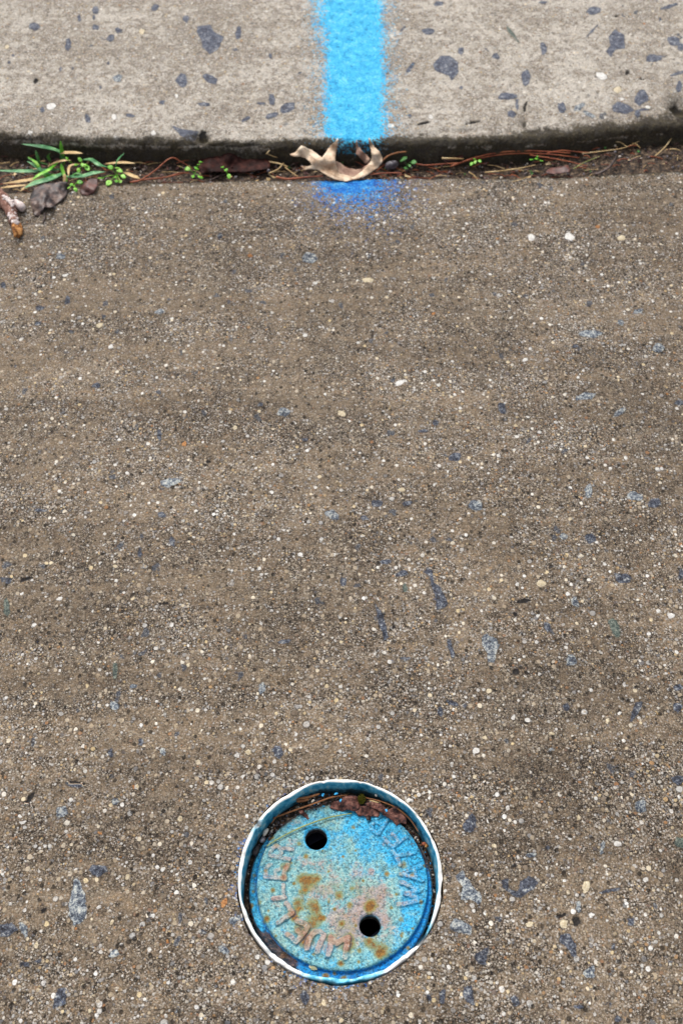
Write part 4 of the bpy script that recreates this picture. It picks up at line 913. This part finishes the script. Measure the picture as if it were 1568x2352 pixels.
needle(ZG, '1240,330,-2 1340,345,-1 1480,335,0 1568,330,0', .0009, 'dark red stalk running right from the dark seedling')
needle(ZG, '1450,298,1 1530,300,2 1600,302,2', .0012, 'tan straw against the kerb foot right of the dark seedling', M_straw)

# loose litter nobody could count: crumbs, scraps, bits of needle between the two slabs
mb = {M_dark: MB(), M_maroon: MB(), M_straw: MB(), M_needle: MB(), M_pebble: MB(), M_slate: MB()}
rr = random.Random(5)
litter = MB(); lm = []
mats = [M_dark, M_maroon, M_needle, M_straw, M_slate, M_pebble, M_dgreen]
for i in range(1500):
    x = rr.uniform(-.62, .62); e = float(edgeY(np.array([x]))[0]); f0 = float(np.interp(x, ft[:, 0], ft[:, 1]))
    u = rr.random(); y = e + (f0 - e) * u
    rz_ = min(max((x - P2(1180, 380)[0]) / .12, 0), 1); z = -.010 + .0098 * rz_ + rr.uniform(-.002, .004) - .003 * (1 - abs(u - .5) * 2) * (1 - rz_)
    k = rr.random(); n0 = len(litter.F); a = rr.uniform(0, 6.3)
    if k < .42:
        s_ = rr.uniform(.0015, .006) * (1 if rz_ < .5 else .6); q = [(rr.uniform(-1, 1) * s_, rr.uniform(-.6, .6) * s_) for _ in range(5)]; q.sort(key=lambda p: math.atan2(p[1], p[0]))
        t1, t2 = rr.uniform(-.6, .6), rr.uniform(-.5, .8)
        top = [(x + u_, y + v_, z + u_ * t1 + v_ * t2 + .0006) for u_, v_ in q]; bot = [(a_, b_, c_ - .0004) for a_, b_, c_ in top]
        litter.add(top + bot, [(0, 1, 2, 3, 4), (9, 8, 7, 6, 5)] + [(j, 5 + j, 5 + (j + 1) % 5, (j + 1) % 5) for j in range(5)]); mi = rr.choice((0, 0, 1, 1, 3))
    elif k < .6:
        L = rr.uniform(.006, .028) * (1 if rz_ < .5 else .6); a = rr.gauss(0, .5); b_ = rr.uniform(-.25, .25)
        litter.tube([(x - L * math.cos(a) / 2, y - L * math.sin(a) / 2, z), (x, y, z + .001 + abs(b_) * .004), (x + L * math.cos(a) / 2, y + L * math.sin(a) / 2, z)], rr.uniform(.0003, .0007), 5); mi = rr.choice((2, 2, 3, 0))
    else:
        s_ = rr.uniform(.0006, .0021); litter.blob((x, y, z), s_, s_ * rr.uniform(.6, 1), s_ * .7, a, i, n=6, m=4); mi = rr.choice((0, 0, 4, 5, 1, 4, 6 if rr.random() < .3 else 0))
    lm += [mi] * (len(litter.F) - n0)
o = litter.build('leaf_litter', None, None, False)
for mt in mats: o.data.materials.append(mt)
o.data.polygons.foreach_set('material_index', lm); tag(o, kind='stuff')

def pebble(px, py, z, sx, sy, sz, rot, mat, label, cat='pebble', group=None, name='pebble', amp=.12, seed=1):
    o = MB().blob(at(px, py, z), sx, sy, sz, R(rot), seed, amp, 14, 9).build(name, mat); tag(o, label, cat, group); return o
pebble(*ZG(1105, 345), -.004, .008, .005, .005, 10, M_slate, 'grey stone wedged in the joint between oak leaf stalk and dark seedling')
pebble(*ZG(268, 382), -.004, .0022, .0022, .002, 0, M_slate, 'small round grey pebble in the joint left of the oak leaf', seed=2)
pebble(*ZQ(1135, 492), .0, .0018, .0014, .0014, 30, M_pebble, 'tiny white pebble on the soil at the right end of the joint', seed=3)

# ------------------------------------------------------------------ what lies on and around the lid
# soil packed round the lid
def soil_ring():
    na, nrr = 260, 16; V = []; F = []
    for j in range(nrr):
        for i in range(na):
            a = 2 * math.pi * i / na; deg = math.degrees(a)
            top = math.exp(-(((deg - 92 + 180) % 360 - 180) / 62) ** 4)
            r0 = LR * (1.0 - .115 * top) + .0006 - .004 * top * (vnoise(np.array([a * 9]), np.array([1.]), 3)[0] - .5); r1 = RR - .0026
            ctr = (LC[0], LC[1]); t_ = j / (nrr - 1)
            x0, y0 = LC[0] + r0 * math.cos(a), LC[1] + r0 * math.sin(a); x1, y1 = RC[0] + r1 * math.cos(a), RC[1] + r1 * math.sin(a)
            x = x0 + (x1 - x0) * t_; y = y0 + (y1 - y0) * t_
            nzv = float(fbm(np.array([x * 300]), np.array([y * 300]), 5, 3)[0]) - .5
            z = LZ - .0105 + top * (.0075 + .004 * math.sin(t_ * math.pi)) + nzv * .004 * (.4 + top)
            V.append((x, y, z))
    for j in range(nrr - 1):
        for i in range(na): F.append((j * na + i, j * na + (i + 1) % na, (j + 1) * na + (i + 1) % na, (j + 1) * na + i))
    o = mesh_obj('soil', np.array(V), F, M_soil); tag(o, kind='stuff')
soil_ring()
grit = MB(); gm = []; gmats = [M_soil, M_slate, M_pebble, M_chip, M_brick, M_oakd]
for i in range(760):
    a = math.radians(rr.gauss(88, 48)); top = math.exp(-(((math.degrees(a) - 92 + 180) % 360 - 180) / 62) ** 4)
    u = rr.random(); r0 = LR * (1 - .12 * top); r1 = RR - .004
    x = (LC[0] + r0 * math.cos(a)) * (1 - u) + (RC[0] + r1 * math.cos(a)) * u; y = (LC[1] + r0 * math.sin(a)) * (1 - u) + (RC[1] + r1 * math.sin(a)) * u
    z = LZ - .0105 + top * (.0078 + .004 * math.sin(u * math.pi)) + .0008
    s_ = rr.uniform(.0004, .0011) * (1.35 if rr.random() < .12 else 1); n0 = len(grit.F)
    grit.blob((x, y, z), s_, s_ * rr.uniform(.6, 1), s_ * .8, rr.uniform(0, 3), i, n=6, m=4)
    gm += [rr.choices(range(6), (8, 4, 2.2, 1.0 if math.degrees(a) < 60 or 85 < math.degrees(a) < 110 else .1, 1.5, .6))[0]] * (len(grit.F) - n0)
o = grit.build('grit', None); [o.data.materials.append(q) for q in gmats]; o.data.polygons.foreach_set('material_index', gm); tag(o, kind='stuff')

LG = 'brown leaf scraps on the far side of the lid'
z0 = LZ + .001
for P, Cn, lb in (
    ('705,275 730,235 780,225 800,200 850,190 905,200 930,235 905,275 870,300 830,285 790,300 750,292', '705,275,1 780,225,5 850,190,8 905,275,3 790,300,1 830,250,5', 'largest brown leaf scrap on the lid, left of the moss clump'),
    ('880,300 905,265 950,262 1000,275 1045,300 1030,335 990,330 965,345 930,325 900,332', '880,300,2 950,262,6 1045,300,4 965,345,1 930,325,2', 'brown leaf scrap on the lid directly under the moss clump'),
    ('940,245 990,235 1050,250 1090,285 1080,320 1040,300 1000,278 955,268', '940,245,8 1050,250,8 1080,320,4 1000,278,5', 'brown leaf scrap right of the moss clump, close to the pipe wall'),
    ('1060,320 1100,285 1150,265 1195,300 1220,350 1215,385 1180,372 1150,392 1125,360 1090,335', '1060,320,3 1150,265,7 1220,350,4 1150,392,1 1120,330,4', 'brown leaf scrap above the upper end of the raised letters'),
    ('948,340 965,320 985,345 982,360 955,358', '948,340,3 985,345,1', 'small blackish leaf scrap on the lid under the moss clump'),
    ('500,290 515,282 560,320 572,350 560,355 535,330 505,310', '500,290,4 560,355,1', 'thin rust brown leaf scrap on the lid above the upper finger hole')):
    o = sheet('leaf_scrap', [sc(Z1, P)], [(a, b, c + z0 - .001) for a, b, c in ctl(Z1, Cn)], M_dark if 'blackish' in lb else M_brick, None, .0005, seed=len(P), bump=.0016)
    tag(o, lb, 'leaf', LG)
def lidneedle(s_, r_, lb, mat, name='pine_needle', cat=None):
    P = [(float(a), float(b), LZ + float(c) / 1000) for a, b, c in (q.split(',') for q in s_.split())]
    p = pix_path(Z1, P, 6); o = MB().tube(p, [r_ * (1 - .4 * abs(2 * i / (len(p) - 1) - 1) ** 3) for i in range(len(p))], 6).build(name, mat); tag(o, lb, cat or 'pine needle'); return o
lidneedle('285,530,1.6 400,462,2 540,395,2.5 700,340,2.5 855,312,2', .0006, 'green pine needle lying across the lid above the upper finger hole', M_gneedle)
lidneedle('330,345,3 450,300,5 600,248,6 720,205,6 828,190,5', .00075, 'long brown pine needle on the soil above the lid, left of the moss', M_oakd)
lidneedle('948,208,8 1040,230,8 1150,275,7 1240,350,5 1300,440,3', .0006, 'long tan pine needle curving along the right wall of the pipe', M_oakd)
lidneedle('970,222,7 1010,235,7 1035,240,7', .0006, 'short tan needle scrap right of the moss clump', M_straw)
lidneedle('478,215,7 560,205,8 640,182,9', .0011, 'brown stick lying against the far wall of the pipe', M_oakd, 'stick', 'stick')
lidneedle('488,232,6 530,228,6 570,216,7', .0012, 'short split brown stick below the stick at the far pipe wall', M_oakd, 'stick', 'stick')
lidneedle('320,380,2 345,345,3 372,318,4', .0005, 'short thin needle at the left end of the long brown one', M_oakd)
def zp(x, y, z): return (*Z1(x, y), LZ + z)
pebble(*zp(282, 437, .001), .0032, .0017, .0014, 62, M_pebble, 'long pale pebble in the gap left of the upper finger hole', seed=4)
pebble(*zp(262, 487, .000), .0031, .0022, .002, 80, M_slate, 'oval grey pebble below the long pale one in the gap left of the lid', seed=5)
pebble(*zp(218, 560, -.002), .005, .0024, .0016, 64, M_dark, 'dark wooden splinter in the left gap beside the lid', 'splinter', name='wood_splinter', seed=6)
pebble(*zp(1335, 515, .000), .0017, .0017, .0014, 20, M_needle, 'rust brown pebble in the right gap beside the lid, left of the amber one', seed=7)
pebble(*zp(1352, 528, .000), .0014, .0015, .0014, 20, M_wood, 'amber pebble in the right gap beside the lid', seed=8)
pebble(*zp(596, 229, .007), .0016, .0009, .0008, 50, M_pebble, 'white pebble on the soil between long brown needle and far pipe wall', seed=9)
pebble(*zp(1015, 192, .008), .0011, .0011, .001, 0, M_pebble, 'bright white pebble on the soil right above the moss clump', seed=10)
mo = MB(); r2 = random.Random(3); c0 = Vector(at(*Z1(920, 215), LZ + .007))
for i in range(260):
    a, b = r2.uniform(0, 6.3), r2.random() ** .6; x = c0.x + .0030 * b * math.cos(a); y = c0.y + .0040 * b * math.sin(a); h_ = .0022 * (1 - b * b * .8)
    mo.tube([(x, y, c0.z - .001), (x + r2.uniform(-.0006, .0006), y + r2.uniform(-.0006, .0006), c0.z + h_ + r2.uniform(0, .0008))], [.00035, .0001], 4)
tag(mo.build('moss_clump', M_moss), 'small olive green moss clump on the leaf scraps at the far side of the lid', 'moss')
li = MB(); c0 = Vector(at(*Z1(602, 1334), LZ - .0024))
for i in range(70):
    a, b = r2.uniform(0, 6.3), r2.random() ** .5; li.blob((c0.x + .0031 * b * math.cos(a), c0.y + .0027 * b * math.sin(a), c0.z + .0005), .0006, .0006, .0005 + .0005 * (1 - b), a, i, .2, 6, 4)
tag(li.build('lichen_spot', M_lich2), 'cream crusty spot on the front rim of the blue lid', 'lichen')
for x, y, lb in ((662, 188, 'blue paint flake on the soil at the far wall, left one of a pair'), (750, 180, 'blue paint flake on the soil at the far wall, right one of a pair'), (780, 225, 'blue paint flake between the soil and the largest leaf scrap'), (1085, 292, 'single blue paint flake on the leaf scrap right of the moss clump')):
    pebble(*zp(x, y, .0082 if y < 240 else .0085), .0012, .0010, .0005, x, M_chip, lb, 'paint flake', 'blue paint flakes', 'paint_flake', .3, int(x))
